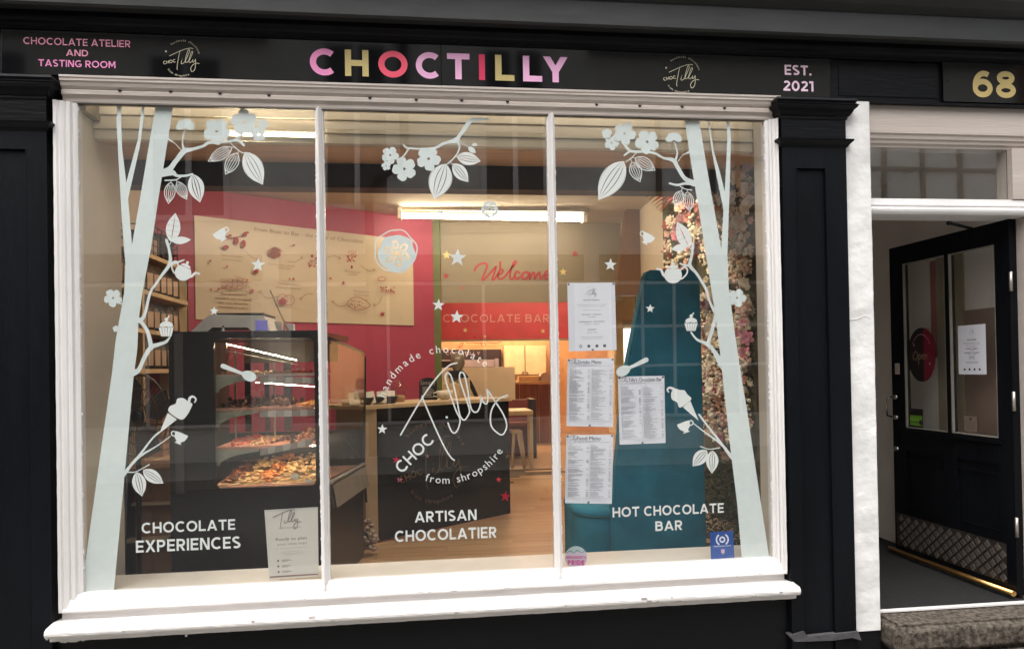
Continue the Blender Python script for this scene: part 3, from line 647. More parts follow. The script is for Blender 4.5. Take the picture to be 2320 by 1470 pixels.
# kick plate with raised treads
kz0, kz1 = .045, .250; kx0, kx1 = .06, .900; alum = mat('worn tread metal', (0.52,0.46,0.42), 0.34, metal=.85, var=0.35, vs=14, bump=.3)
kp = MB().box(kx0,kx1,TH/2+.0004,TH/2+.002,kz0,kz1).build('kick_plate', mat('kick plate metal', (0.09,0.075,0.065), 0.5, metal=.8, var=0.4, vs=12, bump=.3), door)
tb = MB()
for k in (-1.5,-.5,.5,1.5): tb.bev(-.0160,.0160,0,.0022,k*.0080-.0028,k*.0080+.0028,.0009)
tm = tb.mesh('tread'); tm.materials.append(alum); st = .033; i = 0
zi = kz0+.022
while zi < kz1-.014:
    xi = kx0+.022; j = 0
    while xi < kx1-.016:
        if (i+j) % 2: xi += st*1.02; j += 1; continue
        t = bpy.data.objects.new('tread', tm); COL.objects.link(t); t.parent = kp; t.location = (xi, TH/2+.0022, zi); t.rotation_euler = (0, PI/4, 0); xi += st*1.02; j += 1
    zi += st*.92; i += 1
# hardware
chrome = mat('dull chrome', (0.45,0.43,0.41), 0.25, metal=1)
for z in (.66, .86, .99): 
    b = MB(); b.lathe([(0,0),(.017,0),(.019,.004),(.017,.018),(.010,.022),(0,.024)], seg=14); b.build('lock_knob', chrome, door, M=Matrix.Translation((W_-.045, TH/2, z)) @ Matrix.Rotation(-PI/2, 4, 'X'))
b = MB(); b.tube([(W_+.004,TH/2+.002,.86),(W_+.012,TH/2+.03,.87),(W_+.012,TH/2+.036,.93),(W_+.012,TH/2+.03,.98),(W_+.004,TH/2+.002,.99)], .006); b.build('pull_handle', chrome, door)
MB().bev(W_-.075,W_-.035,TH/2,TH/2+.004,1.135,1.205,.001).build('latch_label', mat('worn cream label', (0.50,0.42,0.36), 0.6), door)
b = MB(); 
for z in (.35, 1.0, 1.62): b.tube([(-.006,TH/2,z-.05),(-.006,TH/2,z+.05)], .008)
b.build('hinge', mat('hinge metal', (0.5,0.46,0.42), 0.4, metal=.8), door)
# brass bar
b = MB(); b.tube([(-.01,TH/2+.030,.012),(W_+.02,TH/2+.030,.012)], .015, seg=12); b.build('brass_bar', mat('polished brass', (0.65,0.38,0.13), 0.28, metal=1, var=0.2, vs=10), door)
# on-glass signs of the door (things that are stuck on)
dm = Matrix.Translation((3.022,.080,.012)) @ Matrix.Rotation(ang, 4, 'Z')
dplane = lambda x, z, k: tuple(dm @ Vector((x, TH/2*.3+.00006*k+.0008, z)))
# viewer sees +y side: x runs right-to-left there; use u=-x for text
dtext = lambda u, z, k: dplane(-u, z, k)
ox, oz, orx, orz = .665, 1.255, .118, .165
F = Flat(lambda u,v,k: dplane(u,v,k)); n = 40
F.poly([(ox+orx*math.cos(2*PI*i/n), oz+orz*math.sin(2*PI*i/n)) for i in range(n)]); os_ = thing('open_sign', 'oval black and dark red Open sign on the left door pane', 'sign'); F.build('disc', mat('black gloss print', (0.012,0.010,0.010), 0.3), os_)
F = Flat(lambda u,v,k: dplane(u,v,k+3)); F.poly([(ox-.02+0*i,oz+orz*.985*(1-2*i)) for i in (0,)]+[(ox-.02-(orx-.022)*math.sin(PI*i/20)*1.0, oz+orz*.985*math.cos(PI*i/20)) for i in range(1,20)]+[(ox-.02,oz-orz*.985)]); F.build('red_half', mat('dark red print', (0.16,0.008,0.022), 0.3), os_)
F = Flat(lambda u,v,k: dplane(-u,v,k+6))
sc = .052
for st in ([(.35,.9),(0,.55),(-.02,.1),(.3,-.1),(.6,.15),(.65,.6),(.4,.9),(.25,.8)], [(.8,.45),(.78,-.65)], [(.8,.3),(1.0,.5),(1.15,.3),(1.0,.0),(.8,.05)], [(1.3,.25),(1.55,.35),(1.45,.52),(1.28,.3),(1.4,.0),(1.65,.1)], [(1.75,.5),(1.75,0),(1.8,.3),(1.95,.5),(2.05,.35),(2.05,0)]):
    F.stroke([(-ox-.068+p[0]*sc*1.1, oz-.025+p[1]*sc) for p in crspline(st, 5)], .006)
F.build('open_lettering', mat('tan script', (0.26,0.14,0.10), 0.4), os_)
F = Flat(lambda u,v,k: dplane(-u,v,k+6))
for a in range(-6, 7): F.disc(-ox+.085*math.sin(a*.16), oz+.125*math.cos(a*.16), .004, 6)
for (u, v) in ((-.06,.06),(.07,-.055)): F.star(-ox+u, oz+v, .008, 0, 1)
F.build('small_print', pinkt, os_)
def psheet(Fw, w, h, cx, cz, m, name): Fw.poly([(cx-w/2,cz-h/2),(cx+w/2,cz-h/2),(cx+w/2,cz+h/2),(cx-w/2,cz+h/2)])
hn = thing('opening_hours_notice', 'white opening hours notice on the right pane of the door', 'notice')
F = Flat(lambda u,v,k: dplane(-u,v,k)); pcx, pcz, pw, ph = -.275, 1.275, .195, .275; psheet(F, pw, ph, pcx, pcz, paper, ''); F.build('sheet', paper, hn)
def hours_text(F, cx, cz, w, h, sg=1):
    k = w/.2
    def L(t, dz, H, b=0, wd=None): put_font(F, t, cx, cz+sg*dz*h, H*k, 'c', bold=b, sg=sg, width=wd*w if wd else None)
    L('NOW OPEN!', .185, .0085, .04, .33); L('Chocolate treats are waiting, now serving hot', .135, .0042, 0, .62); L('chocolate every day this season', .108, .0042, 0, .56); L('Our new opening hours:', .06, .0045, 0, .36)
    L('MONDAY - TUESDAY:', .008, .0068, .04, .42); L('CLOSED', -.022, .005, 0, .15); L('WEDNESDAY - SATURDAY:', -.075, .0068, .04, .54); L('9:30am - 4:30pm', -.106, .005, 0, .30); L('SUNDAY:', -.16, .0068, .04, .2); L('10am - 4pm', -.19, .005, 0, .22)
    L('We look forward to seeing you', -.25, .0045, 0, .48); L('and sharing our chocolate', -.275, .0045, 0, .42)
F = Flat(lambda u,v,k: dplane(-u,v,k+4)); hours_text(F, pcx, pcz, pw, ph)
for q in (-.27,-.09,.09,.27): F.poly([(pcx+q*pw-.006,pcz-.42*ph),(pcx+q*pw+.006,pcz-.42*ph),(pcx+q*pw+.006,pcz-.42*ph+.011),(pcx+q*pw-.006,pcz-.42*ph+.011)])
F.build('print', ink, hn)
F = Flat(lambda u,v,k: dplane(-u,v,k+4)); tr = logo_tr(pcx, pcz+.36*ph, .00013, 35, -1); logo(F, tr, 1, sw=7, star_=False); F.build('logo', inkg, hn)
hy = thing('hygiene_sticker', 'small black and green rating sticker low on the left door pane', 'sticker')
F = Flat(lambda u,v,k: dplane(-u,v,k)); psheet(F, .12, .115, -.722, .865, None, ''); F.build('backing', mat('black gloss print', (0.012,0.010,0.010), 0.3), hy)
F = Flat(lambda u,v,k: dplane(-u,v,k+3)); psheet(F, .105, .062, -.722, .850, None, ''); F.build('green_field', mat('green print', (0.16,0.36,0.03), 0.5), hy)
F = Flat(lambda u,v,k: dplane(-u,v,k+6)); put_font(F, 'FOOD HYGIENE RATING', -.722, .869, .008, 'c'); 
for q in range(5): F.disc(-.764+q*.017, .84, .006, 10)
F.disc(-.682, .84, .014, 16, .017); F.build('print', ink, hy)
st_ = thing('window_sticker', 'faint brown notice sticker at the bottom of the right door pane', 'sticker')
F = Flat(lambda u,v,k: dplane(-u,v,k)); psheet(F, .09, .085, -.295, .86, None, ''); F.build('backing', mat('brown film', (0.20,0.15,0.12), 0.5), st_)
F = Flat(lambda u,v,k: dplane(-u,v,k+3)); F.disc(-.295, .888, .009, 12)
for q in range(4): put_font(F, 'licensed premises', -.295, .866-q*.012, .006, 'c', width=.07)
F.build('print', ink, st_)
# door closer
dc = thing('door_closer', 'thin grey door closer arm above the open black door', 'door closer')
b = MB(); p1 = at(2150,478,.12); p2_ = at(2150,505,.22); p3 = at(2202,518,.42)
b.tube([p1, p2_], .010); b.tube([p2_, p3], .009); b.ball(p2_, .014); b.build('arm', leadg, dc)

# =================================================================== INTERIOR SHELL
UX, UY = .8505, .5260                       # direction of the diagonal red wall
RW0 = Vector((-2.20, 2.577, 0)); 
def rwp(t, off=0.0): return (RW0.x+UX*t+UY*off, RW0.y+UY*t-UX*off)   # off: towards the viewer
def rw_hit(px, py, off=0.0):
    d = at(px, py, 1.0)-CAM; # intersect with the red wall plane
    n = Vector((UY, -UX, 0)); p0 = RW0+n*off
    return CAM+d*((p0-CAM).dot(n)/d.dot(n))
sub = MB(); sub.box(-2.3, 3.6, .10, 10.0, -.06, -.012); struct(sub.build('floor', mat('sub floor', (0.10,0.07,0.05), 0.9)))
flo = bpy.data.objects['floor']
pm = MB().bev(-.6475, .6475, -.0635, .0635, -.011, 0, .0015).mesh('plank'); pm.materials.append(plankm)
pm2 = pm.copy(); pm2.materials.clear(); pm2.materials.append(plankm2)
cnt = 0; row = 0; y = .36
while y < 5.3:
    x = -2.0+(row*.47) % 1.297-.65
    while x < 2.9:
        inside = not (x > 1.6 and y < 2.15)
        rwx = RW0.x+(y-RW0.y)*UX/UY
        if inside and (y < 2.5 or x > rwx-.3):
            o = bpy.data.objects.new('plank', pm if R.random() < .6 else pm2); COL.objects.link(o); o.parent = flo; o.location = (x, y, R.uniform(-.0006,.0002)); cnt += 1
        x += 1.2972
    y += .1285; row += 1
far = MB(); r2 = 0
y = 5.36
while y < 9.9:
    for i in range(5):
        x0 = -.3-(r2*.43) % 1.3+i*1.3; far.box(x0, x0+1.297, y-.063, y+.063, -.011, 0)
    y += .1285; r2 += 1
o = far.build('far_planks', plankm, flo); o['kind'] = 'stuff'

wall([(-2.20,.04),(-2.20,2.62)], 0, 2.75, .08, cream, 'wall_left')
wall([(-2.20,2.577),rwp(2.66)], 0, 2.75, .08, redw, 'wall_red_diagonal')
wall([rwp(2.66),(.02,10)], 0, 2.75, .08, cream, 'wall_back_left')
wall([(2.06,.06),(2.06,3.6),(3.4,3.6),(3.4,10.0)], 0, 2.75, -.04, cream, 'wall_right')
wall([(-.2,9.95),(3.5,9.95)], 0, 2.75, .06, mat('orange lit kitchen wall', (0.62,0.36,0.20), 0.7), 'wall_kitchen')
c = MB(); c.box(-2.3,3.5,1.36,10.0,2.75,2.80); struct(c.build('ceiling', ceilm))
o = MB().box(-2.19, 2.05, 1.28, 1.42, 2.385, 2.56).build('ceiling_beam', beamm); tag(o, 'dark brown beam running across the shop behind the window', 'beam')
# window enclosure: boards over the display, reveals and shelf
wb = thing('window_lining', 'cream painted boards lining the inside of the shop window head', 'boarding', (0,0,0))
zs = [at(1000,p_,.16).z for p_ in (331,309,300,279,243)]+[2.60]
SOZ = zs[0]
b = MB(); b.add([(-2.19,.201,SOZ),(2.05,.201,SOZ),(2.05,1.36,2.553),(-2.19,1.36,2.553),(-2.19,.201,2.62),(2.05,.201,2.62),(2.05,1.36,2.80),(-2.19,1.36,2.80)], [(0,3,2,1),(4,5,6,7),(0,1,5,4),(2,3,7,6),(1,2,6,5),(3,0,4,7)]); struct(b.build('sloping_soffit', tanc))
for i in range(len(zs)-1):
    MB().bev(-1.499, 1.654, .16-.010*(i % 2), .20, zs[i]+.0015, zs[i+1]-.0015, .003).build('board', creamb, wb)
MB().box(-1.499, 1.654, .012, .20, 2.60, 2.63).build('board', creamb, wb)
MB().box(-1.56,1.70,.02,.297,2.4055,2.409+.0).build('board', creamb, wb) if False else None
rv = MB(); rv.box(-1.56,-1.50,.012,.44,0.2,2.60); rv.box(-2.2,-1.5605,.02,.06,0,2.75); o = rv.build('window_reveal_left', creamr); struct(o)
o = MB().box(-1.4995,-1.470,.02,.44,2.385,2.60).build('reveal_board', mat('dull stained board', (0.34,0.29,0.20), 0.5, var=0.45, vs=9)); tag(o, 'stained dull board at the top of the left window reveal', 'board')
rv = MB(); rv.box(1.655,1.70,.012,.15,0.2,2.60); rv.box(1.7005,2.10,.02,.06,0,2.75); struct(rv.build('window_reveal_right', creamr))
sh = MB(); sh.bev(-1.498, 1.653, .012, .27, .262, .290, .004); sh.bev(1.654, 2.05, .152, .27, .262, .290, .004); sh.box(-1.498,2.05,.235,.262,0,.2615); tag(sh.build('window_shelf', mat('cream shelf paint', (0.62,0.57,0.50), 0.35, vs=4, var=.08)), 'cream painted shelf behind the glass at the bottom of the window', 'shelf')
# bright batten behind the window head
lb = thing('batten_light', 'thin lit strip light behind the top of the left window pane', 'strip light')
p0, p1 = at(500,304,.138), at(722,307,.138)
MB().tube([p0, p1], .0018).build('lit_strip', emis('lit window strip', (1.0,0.84,0.58), 60), lb); MB().tube([(-1.47,.062,2.505),(1.62,.062,2.505)], .008).build('lit_strip', emis('added pelmet fill', (1.0,0.88,0.68), 3.8), lb)  # second, full-width tube is unseen, added to brighten the boards
MB().box(p0.x, p1.x, .1435, .149, p0.z-.006, p0.z+.020).build('housing', creamb, lb)

# fluorescent fitting
fl = thing('fluorescent_light', 'long lit fluorescent tube fitting on the shop ceiling', 'ceiling light')
fa, fb = at(905,491,3.35), at(1325,499,3.55); ft = at(905,476,3.35)
zc = 2.749
MB().box(-.02, 0, 0, 0.001, 0, 0.001) 
dfl = (fb-fa); 
def along(t, dz=0, dy=0): return Vector((fa.x+dfl.x*t, fa.y+dfl.y*t+dy, fa.z+dfl.z*t+dz))
MB().tube([along(.015), along(.985)], .013, seg=12).build('tube', tubem, fl)
MB().tube([along(.015,.032,.02), along(.985,.032,.02)], .010, seg=12).build('tube', tubem, fl)
for t0, t1 in ((-.008,.012),(.988,1.008)):
    A, B = along(t0), along(t1); MB().box(A.x, B.x, A.y-.03, A.y+.07, A.z-.022, A.z+.08).build('end_cap', creamb, fl)
A, B = along(0), along(1)
MB().box(A.x, B.x, A.y+.02, B.y+.09, A.z+.068, 2.749).build('batten', mat('dull batten enamel', (.20,.16,.11), .5), fl)
# kitchen light (the room beyond glows)
kl = thing('kitchen_light', 'lit ceiling panel of the kitchen beyond the shop', 'ceiling light', (0,0,0))
MB().box(.5,2.2,8.7,9.0,2.715,2.74).build('lit_panel', emis('lit kitchen panel', (1.0,0.68,0.38), 36), kl)
# unseen fill lights added to brighten the rear and front of the shop
f2 = thing('added_ceiling_fill', 'unseen fill light added over the rear seating behind the header board', 'ceiling light')
MB().box(.8,2.3,5.6,5.68,2.70,2.74).build('lit_panel', emis('rear fill light', (1.0,0.82,0.60), 36), f2)
f3 = thing('added_ceiling_fill', 'unseen fill strip added behind the dark beam to brighten the front of the shop', 'ceiling light')
MB().box(-1.2,1.8,1.62,1.70,2.70,2.745).build('lit_strip', emis('front fill light', (1.0,0.84,0.62), 24), f3)

# ---- green post, header board, red band
gp = MB(); gp.box(.045,.135,4.0,4.09,0,2.749); tag(gp.build('post', greenp), 'olive green painted post at the end of the red wall', 'post')
hb = thing('welcome_board', 'tan header board with Welcome in red script and scattered stars', 'sign', (0,0,0))
HY = 4.05; hz0 = at(1000,684,HY).z
MB().bev(.14, 2.05, HY, HY+.05, hz0, 2.749, .004).build('board', mat('dull tan board', (0.23,0.19,0.135), 0.5, var=0.06, vs=3), hb)
MB().box(.14, 2.05, HY-.006, HY-.0005, hz0-.012, hz0+.008).build('lower_trim', mat('dark tan trim', (0.25,0.19,0.11), 0.5), hb)
def Z6(pts): return [(720+x/3.127, 430+y/3.127) for x, y in pts]
F = Flat(onplane(HY-.001, .0004))
for st in ([(1112,572),(1132,538),(1180,520),(1200,535),(1188,575),(1166,630),(1178,636),(1235,575),(1262,545),(1250,590),(1235,632),(1252,632),(1290,570),(1292,512)],
           [(1268,606),(1305,590),(1312,572),(1292,570),(1276,600),(1285,630),(1318,622),(1355,575),(1400,525),(1405,508),(1390,512),(1368,570),(1362,620),(1378,632),(1400,600)],
           [(1428,588),(1412,578),(1396,604),(1408,632),(1440,612)], [(1470,582),(1450,600),(1452,628),(1474,630),(1492,606),(1486,586),(1470,582)],
           [(1500,588),(1502,632),(1515,600),(1532,588),(1538,632),(1556,598),(1572,588),(1578,630),(1600,610)], [(1600,612),(1635,598),(1640,580),(1618,578),(1604,606),(1615,630),(1650,615)]):
    F.stroke(crspline(Z6(st), 5), 4.2)
F.build('welcome_lettering', redink, hb)
for x, y, r, m in ((1011,625,8,redink),(1046,652.5,7,redf),(1303,575,9,redink),(1012,578,11,gold),(1276,616,9,gold)):
    F = Flat(onplane(HY-.001, .0004)); F.star(x, y, r); F.build('star', m, hb)
rb = thing('menu_header', 'red header band lettered with the end of Tilly\'s Chocolate Bar', 'sign', (0,0,0))
rb['label'] = 'red header band with pale chocolate bar lettering below the tan board'
BY = 6.9; bz0 = at(1100,770,BY).z
MB().bev(.02, 3.38, BY, BY+.05, bz0, 2.749, .004).build('band', mat('bright red board', (0.50,0.045,0.05), 0.5), rb)
MB().box(.02, 3.38, BY-.008, BY+.0, bz0-.02, bz0+.006).build('band_trim', mat('dark tan trim', (0.25,0.19,0.11), 0.5), rb)
F = Flat(onplane(BY-.001, .0006)); put_text(F, "'S CHOCOLATE BAR", 972, 730, 18, w=.16, sp=.22, width=272, sg=-1); F.build('band_lettering', mat('faded pink print', (0.62,0.25,0.22), 0.5), rb)
for x, y, r, m in ((1054,748,6,gold),(1075,750,4,redf),(1074.5,764,4,redink),(1230,750,6,gold),(1099,762,4,gold),(1059,722,7,redf)):
    F = Flat(onplane(BY-.001, .0006)); F.star(x, y, r); F.build('star', m, rb)
# kitchen beyond
KY = 9.90
def pbox(name, px0, px1, py0, py1, Y, dep, m, label=None, cat=None, parent=None, bv=.004, floor=False):
    a = at((px0+px1)/2, py1, Y); b_ = at((px0+px1)/2, py0, Y); l = at(px0,(py0+py1)/2,Y).x; r = at(px1,(py0+py1)/2,Y).x
    o = MB().bev(l, r, Y, Y+dep, 0.001 if floor else a.z, b_.z, bv).build(name, m, parent)
    if label: tag(o, label, cat)
    return o
kit = thing('serving_hatch', 'dark serving hatch with machines in the orange lit kitchen', 'hatch', (0,0,0))
pbox('hatch_recess', 972, 1136, 792, 833, 9.78, .10, mat('dark hatch', (0.03,0.022,0.03), 0.4), parent=kit)
for i, (a, b_, c_, d) in enumerate(((975,1021,815,818),(1048,1120,815,831),(1121,1130,812,831),(976,985,795,812))):
    pbox('machine', a, b_, c_, d, 9.70, .06, mat('grey violet enamel', (0.25,0.22,0.27), 0.4), parent=kit)
F = Flat(onplane(9.77, .0008)); put_text(F, 'CHOCTILLY', 1010, 804, 7.5, w=.2, sp=.2, width=78, sg=-1); F.build('hatch_lettering', mat('violet print', (0.35,0.28,0.36), 0.5), kit)
F = Flat(onplane(KY-.006, .0008))
for st in ([(1042,778),(1050,776),(1046,786),(1038,787),(1044,781)], [(1089,776),(1092,784)], [(1098,776),(1101,784)], [(1055,776),(1062,777),(1070,776),(1080,777),(1089,777),(1105,776),(1120,777),(1135,775)]): F.stroke(st, 1.6)
ks = F.build('script_lettering', redink); tag(ks, 'dark script lettering high on the orange kitchen wall', 'lettering')
for i, (a, b_) in enumerate(((1142,1189),(1190,1238))):
    c_ = thing('wall_cabinet', ('left', 'right')[i]+' cream door of the cabinets on the kitchen wall', 'cabinet', (0,0,0), 0, 'cream kitchen cabinets')
    pbox('cabinet_body', a, b_, 783, 849, 9.62, .26, mat('cream cabinet', (0.66,0.55,0.38), 0.4), parent=c_)
    pbox('door', a+1, b_-1, 785, 848, 9.60, .018, mat('cream cabinet', (0.66,0.55,0.38), 0.4), parent=c_)
    pbox('knob', (b_-6) if i == 0 else a+3, (b_-3) if i == 0 else a+6, 842, 846, 9.58, .02, chrome, parent=c_)
pbox('back_counter_top', 1166, 1252, 864, 869, 8.2, .6, pale, 'pale worktop with boxes above the brown panelling', 'worktop')
bp_ = thing('brown_panelling', 'brown stained upright boards below the rear worktop', 'panelling', (0,0,0))
xs = [1168,1178,1200,1222,1245,1262]
for a, b_ in zip(xs[:-1], xs[1:]): pbox('board', a+.4, b_-.4, 870, 1006, 8.22, .03, woodb, parent=bp_, floor=True)
pbox('storage_box', 1176, 1226, 852, 864, 8.3, .3, pale, 'low pale box on the rear worktop', 'box')
b = MB(); p = at(1236,864,8.3); b.add([(p.x-.14,8.3,p.z),(p.x+.14,8.3,p.z),(p.x+.10,8.3,p.z+.10),(p.x+.02,8.3,p.z+.16),(p.x-.06,8.3,p.z+.14),(p.x-.14,8.45,p.z),(p.x+.14,8.45,p.z),(p.x+.10,8.45,p.z+.10),(p.x+.02,8.45,p.z+.16),(p.x-.06,8.45,p.z+.14)], [(0,1,2,3,4),(9,8,7,6,5)]+[(i,i+5,(i+1)%5+5,(i+1)%5) for i in range(5)]); tag(b.build('till', mat('pale till plastic', (0.5,0.45,0.4), 0.5)), 'angular pale till on the rear worktop', 'till')
pbox('half_wall', 968, 1167, 832, 912, 7.2, .08, mat('cream half wall', (0.64,0.53,0.36), 0.6, var=0.05), 'cream half height wall behind the seating', 'wall', floor=True)
# bench, table, stool in the rear
be = thing('bench', 'dark red bench against the cream half wall', 'bench', (0,0,0))
pbox('backrest', 1062, 1208, 906, 990, 6.6, .08, mat('dark red bench paint', (0.20,0.045,0.035), 0.45), parent=be, floor=True)
pbox('seat', 1062, 1208, 958, 966, 6.2, .40, mat('dark red bench paint', (0.20,0.045,0.035), 0.45), parent=be)
pbox('end_panel', 1204, 1215, 904, 1024, 6.3, .45, mat('black bench end', (0.02,0.017,0.02), 0.5), parent=be, floor=True)
tb_ = thing('table', 'pale wooden table behind the right end of the black counter', 'table', (0,0,0))
pbox('top', 1120, 1208, 931, 941, 5.3, .65, pale, parent=tb_)
for a, Y in ((1200,5.32),(1196,5.88),(1126,5.32)): pbox('leg', a, a+8, 941, 1030, Y, .05, pale, parent=tb_, floor=True)
stl = thing('stool', 'small wooden stool under the pale table', 'stool', (0,0,0))
pbox('seat', 1160, 1184, 976, 982, 5.35, .28, pale, parent=stl)
for x0, x1, Y in ((1164,1160,5.40),(1174,1188,5.36),(1180,1190,5.6)):
    t = at(x0, 982, Y); g = at(x1, 1040, Y); MB().tube([t, (g.x, Y, 0.002)], .02, seg=6).build('leg', pale, stl)

# ---- right side of shop : brown panel, door frame beyond, teal booth
b = MB(); q = [at(px,py,3.4) for px,py in ((1424,455),(1620,455),(1620,672),(1394,668))]
b.add([tuple(v) for v in q]+[(v.x, 3.5, v.z) for v in q], [(3,2,1,0),(4,5,6,7),(0,1,5,4),(1,2,6,5),(2,3,7,6),(3,0,4,7)]); tag(b.build('stair_panel', mat('brown stair panel', (0.17,0.09,0.05), 0.5, var=.1)), 'brown sloping panel of the staircase above the teal booth', 'panel')
df = thing('rear_door', 'tan rear door frame with a bright glazed strip beside the teal booth', 'door', (0,0,0))
pbox('lintel', 1380, 1520, 668, 722, 4.6, .1, mat('tan frame paint', (0.50,0.36,0.18), 0.5), parent=df)
pbox('upright', 1396, 1411, 724, 900, 4.6, .08, mat('tan frame paint', (0.50,0.36,0.18), 0.5), parent=df, floor=True)
pbox('door_leaf', 1411.5, 1500, 724, 900, 4.66, .04, mat('tan door paint', (0.42,0.29,0.14), 0.5), parent=df, floor=True)
pbox('lit_pane', 1414, 1450, 744, 832, 4.64, .015, emis('daylit pane', (0.9,0.95,0.85), 1.4), parent=df)
pbox('fire_sign', 1436, 1462, 698, 716, 4.58, .008, mat('cream sign', (0.7,0.66,0.5), 0.5), parent=df)

# teal booth: tall tapered upholstered back seen side on, with a rounded seat
tbth = thing('booth_seat', 'tall teal velvet booth with tapering back and rounded seat', 'booth', (0,0,0))
Y0, Y1 = .80, .90
fp = [(1464,618),(1470,611),(1578,611),(1586,618),(1604,1300),(1384,1300),(1389,1140),(1420,838)]
f0 = [at(px,py,Y0) for px,py in fp]
bm = bmesh.new(); va = [bm.verts.new(v) for v in f0]; vb = [bm.verts.new((v.x,Y1,v.z)) for v in f0]; n = len(f0)
bm.faces.new(va); bm.faces.new(vb[::-1])
for i in range(n): bm.faces.new((va[i], vb[i], vb[(i+1)%n], va[(i+1)%n]))
bmesh.ops.recalc_face_normals(bm, faces=bm.faces[:])
bmesh.ops.bevel(bm, geom=bm.edges[:], offset=.012, segments=3, affect='EDGES')
me = bpy.data.meshes.new('back_panel'); bm.to_mesh(me); bm.free(); o = bpy.data.objects.new('back_panel', me); COL.objects.link(o); me.materials.append(teal); o.parent = tbth
sx = at(1308,1200,.9).x; ex = at(1392,1200,.9).x+.05; stz = at(1350,1143,1.0).z
b = MB(); n = 20; pr = []
for i in range(n+1):
    a = PI/2+PI*i/n/2*1.0; pr.append((sx+.11+.11*math.cos(a), 1.18+.0-.30*(1-abs(math.cos(a)))))
ring = [(ex, .86)]+[(sx+.16-.16*math.sin(PI/2*i/n), .86+.16-.16*math.cos(PI/2*i/n)) for i in range(n+1)]+[(sx, 1.3),(ex,1.3)]
b.extr(ring, .02, stz-.05, 'z'); b.build('seat_base', teal, tbth)
b = MB(); vs = []; k = len(ring)
for (o_, z) in ((.0,stz-.05),(.006,stz-.045),(.006,stz-.03),(.0,stz-.012),(-.02,stz),(-.08,stz+.012)):
    cx, cy = (sx+ex)/2+.05, 1.1
    for (x, y) in ring:
        L = math.hypot(x-cx, y-cy); vs.append((x+(x-cx)/L*o_, y+(y-cy)/L*o_, z))
fs_ = [(i*k+j, i*k+(j+1)%k, (i+1)*k+(j+1)%k, (i+1)*k+j) for i in range(5) for j in range(k)]+[tuple(5*k+j for j in range(k))]
b.add(vs, fs_, True); b.build('seat_cushion', teal, tbth)
b = MB(); b.tube([(x, y-.004, stz-.048) for x, y in ring[:-2]], .005, seg=6); b.build('piping', teald, tbth)

# =================================================================== display case
dc_ = thing('display_case', 'black framed glass display case of chocolates with lit shelves', 'display case', (0,0,0))
bk = mat('black case enamel', (0.013,0.012,0.012), 0.28, var=.2, spec=.5)
CYF = .65
cl = at(383,900,CYF).x; cr = at(736,900,CYF).x; ctz = at(550,750,CYF).z
ax0 = at(486,900,CYF).x; ax1 = at(713,900,CYF).x; az1 = at(600,766,CYF).z; az0 = at(600,1103,CYF).z
far_r = at(827,930,1.41).x; far_l = far_r-.87; FY = 1.41
# end panel facing the street with a rounded opening
def rrect(x0, x1, z0, z1, r, n=6):
    p = []
    for cx, cz, a0 in ((x1-r,z1-r,0),(x0+r,z1-r,90),(x0+r,z0+r,180),(x1-r,z0+r,270)):
        p += [(cx+r*math.cos(math.radians(a0+90*i/n)), cz+r*math.sin(math.radians(a0+90*i/n))) for i in range(n+1)]
    return p
def frame_plate(x0, x1, z0, z1, ax0, ax1, az0, az1, r, y0, y1):
    outer = []; inner = rrect(ax0, ax1, az0, az1, r)
    k = len(inner)//4
    cs = [(x1,z1),(x0,z1),(x0,z0),(x1,z0)]
    for q in range(4):
        for i in range(k): outer.append(cs[q])
    b = MB(); N = len(inner)
    vs = [(x,y0,z) for x,z in outer]+[(x,y0,z) for x,z in inner]+[(x,y1,z) for x,z in outer]+[(x,y1,z) for x,z in inner]
    fs_ = []
    for i in range(N):
        j = (i+1) % N
        fs_ += [(i,j,N+j,N+i),(N+i,N+j,3*N+j,3*N+i),(2*N+j,2*N+i,3*N+i,3*N+j)]
        if outer[i] != outer[j]: fs_.append((i,2*N+i,2*N+j,j))
    b.add(vs, fs_); return b
cbz = at(550,1140,CYF).z
frame_plate(cl, cr, .10, ctz, ax0, ax1, az0, az1, .03, CYF, CYF+.02).build('end_frame', bk, dc_)
MB().box(ax0-.005, ax1+.005, CYF+.006, CYF+.010, az0-.005, az1+.005).build('end_glass', caseglass, dc_)
MB().bev(cl+.03, cl+.075, CYF-.012, CYF-.0005, .6, ctz-.01, .003).build('edge_trim', mat('charcoal trim', (0.05,0.048,0.046), 0.4), dc_)
# plinth (stays black below), top, back side (staff side = left)
def quadprism(pts, z0, z1, name, m, par): 
    b = MB(); k = len(pts); b.add([(x,y,z0) for x,y in pts]+[(x,y,z1) for x,y in pts], [tuple(range(k-1,-1,-1)), tuple(range(k,2*k))]+[(i,(i+1)%k,(i+1)%k+k,i+k) for i in range(k)]); return b.build(name, m, par)
quadprism([(cl+.03,CYF+.021),(cr-.02,CYF+.021),(far_r-.02,FY),(far_l+.03,FY)], .03, .56, 'base_cabinet', bk, dc_)
quadprism([(cl+.001,CYF+.021),(cr-.03,CYF+.021),(far_r-.10,FY),(far_l,FY)], ctz-.03, ctz-.001, 'top_panel', bk, dc_)
quadprism([(far_l,FY-.0),(far_r-.02,FY-.0),(far_r-.02,FY+.02),(far_l,FY+.02)], .6, .85, 'rear_lower_panel', bk, dc_)
MB().box(cl+.02, cl+.05, CYF+.0215, FY, .56, ctz-.031).build('staff_side', bk, dc_) if False else None
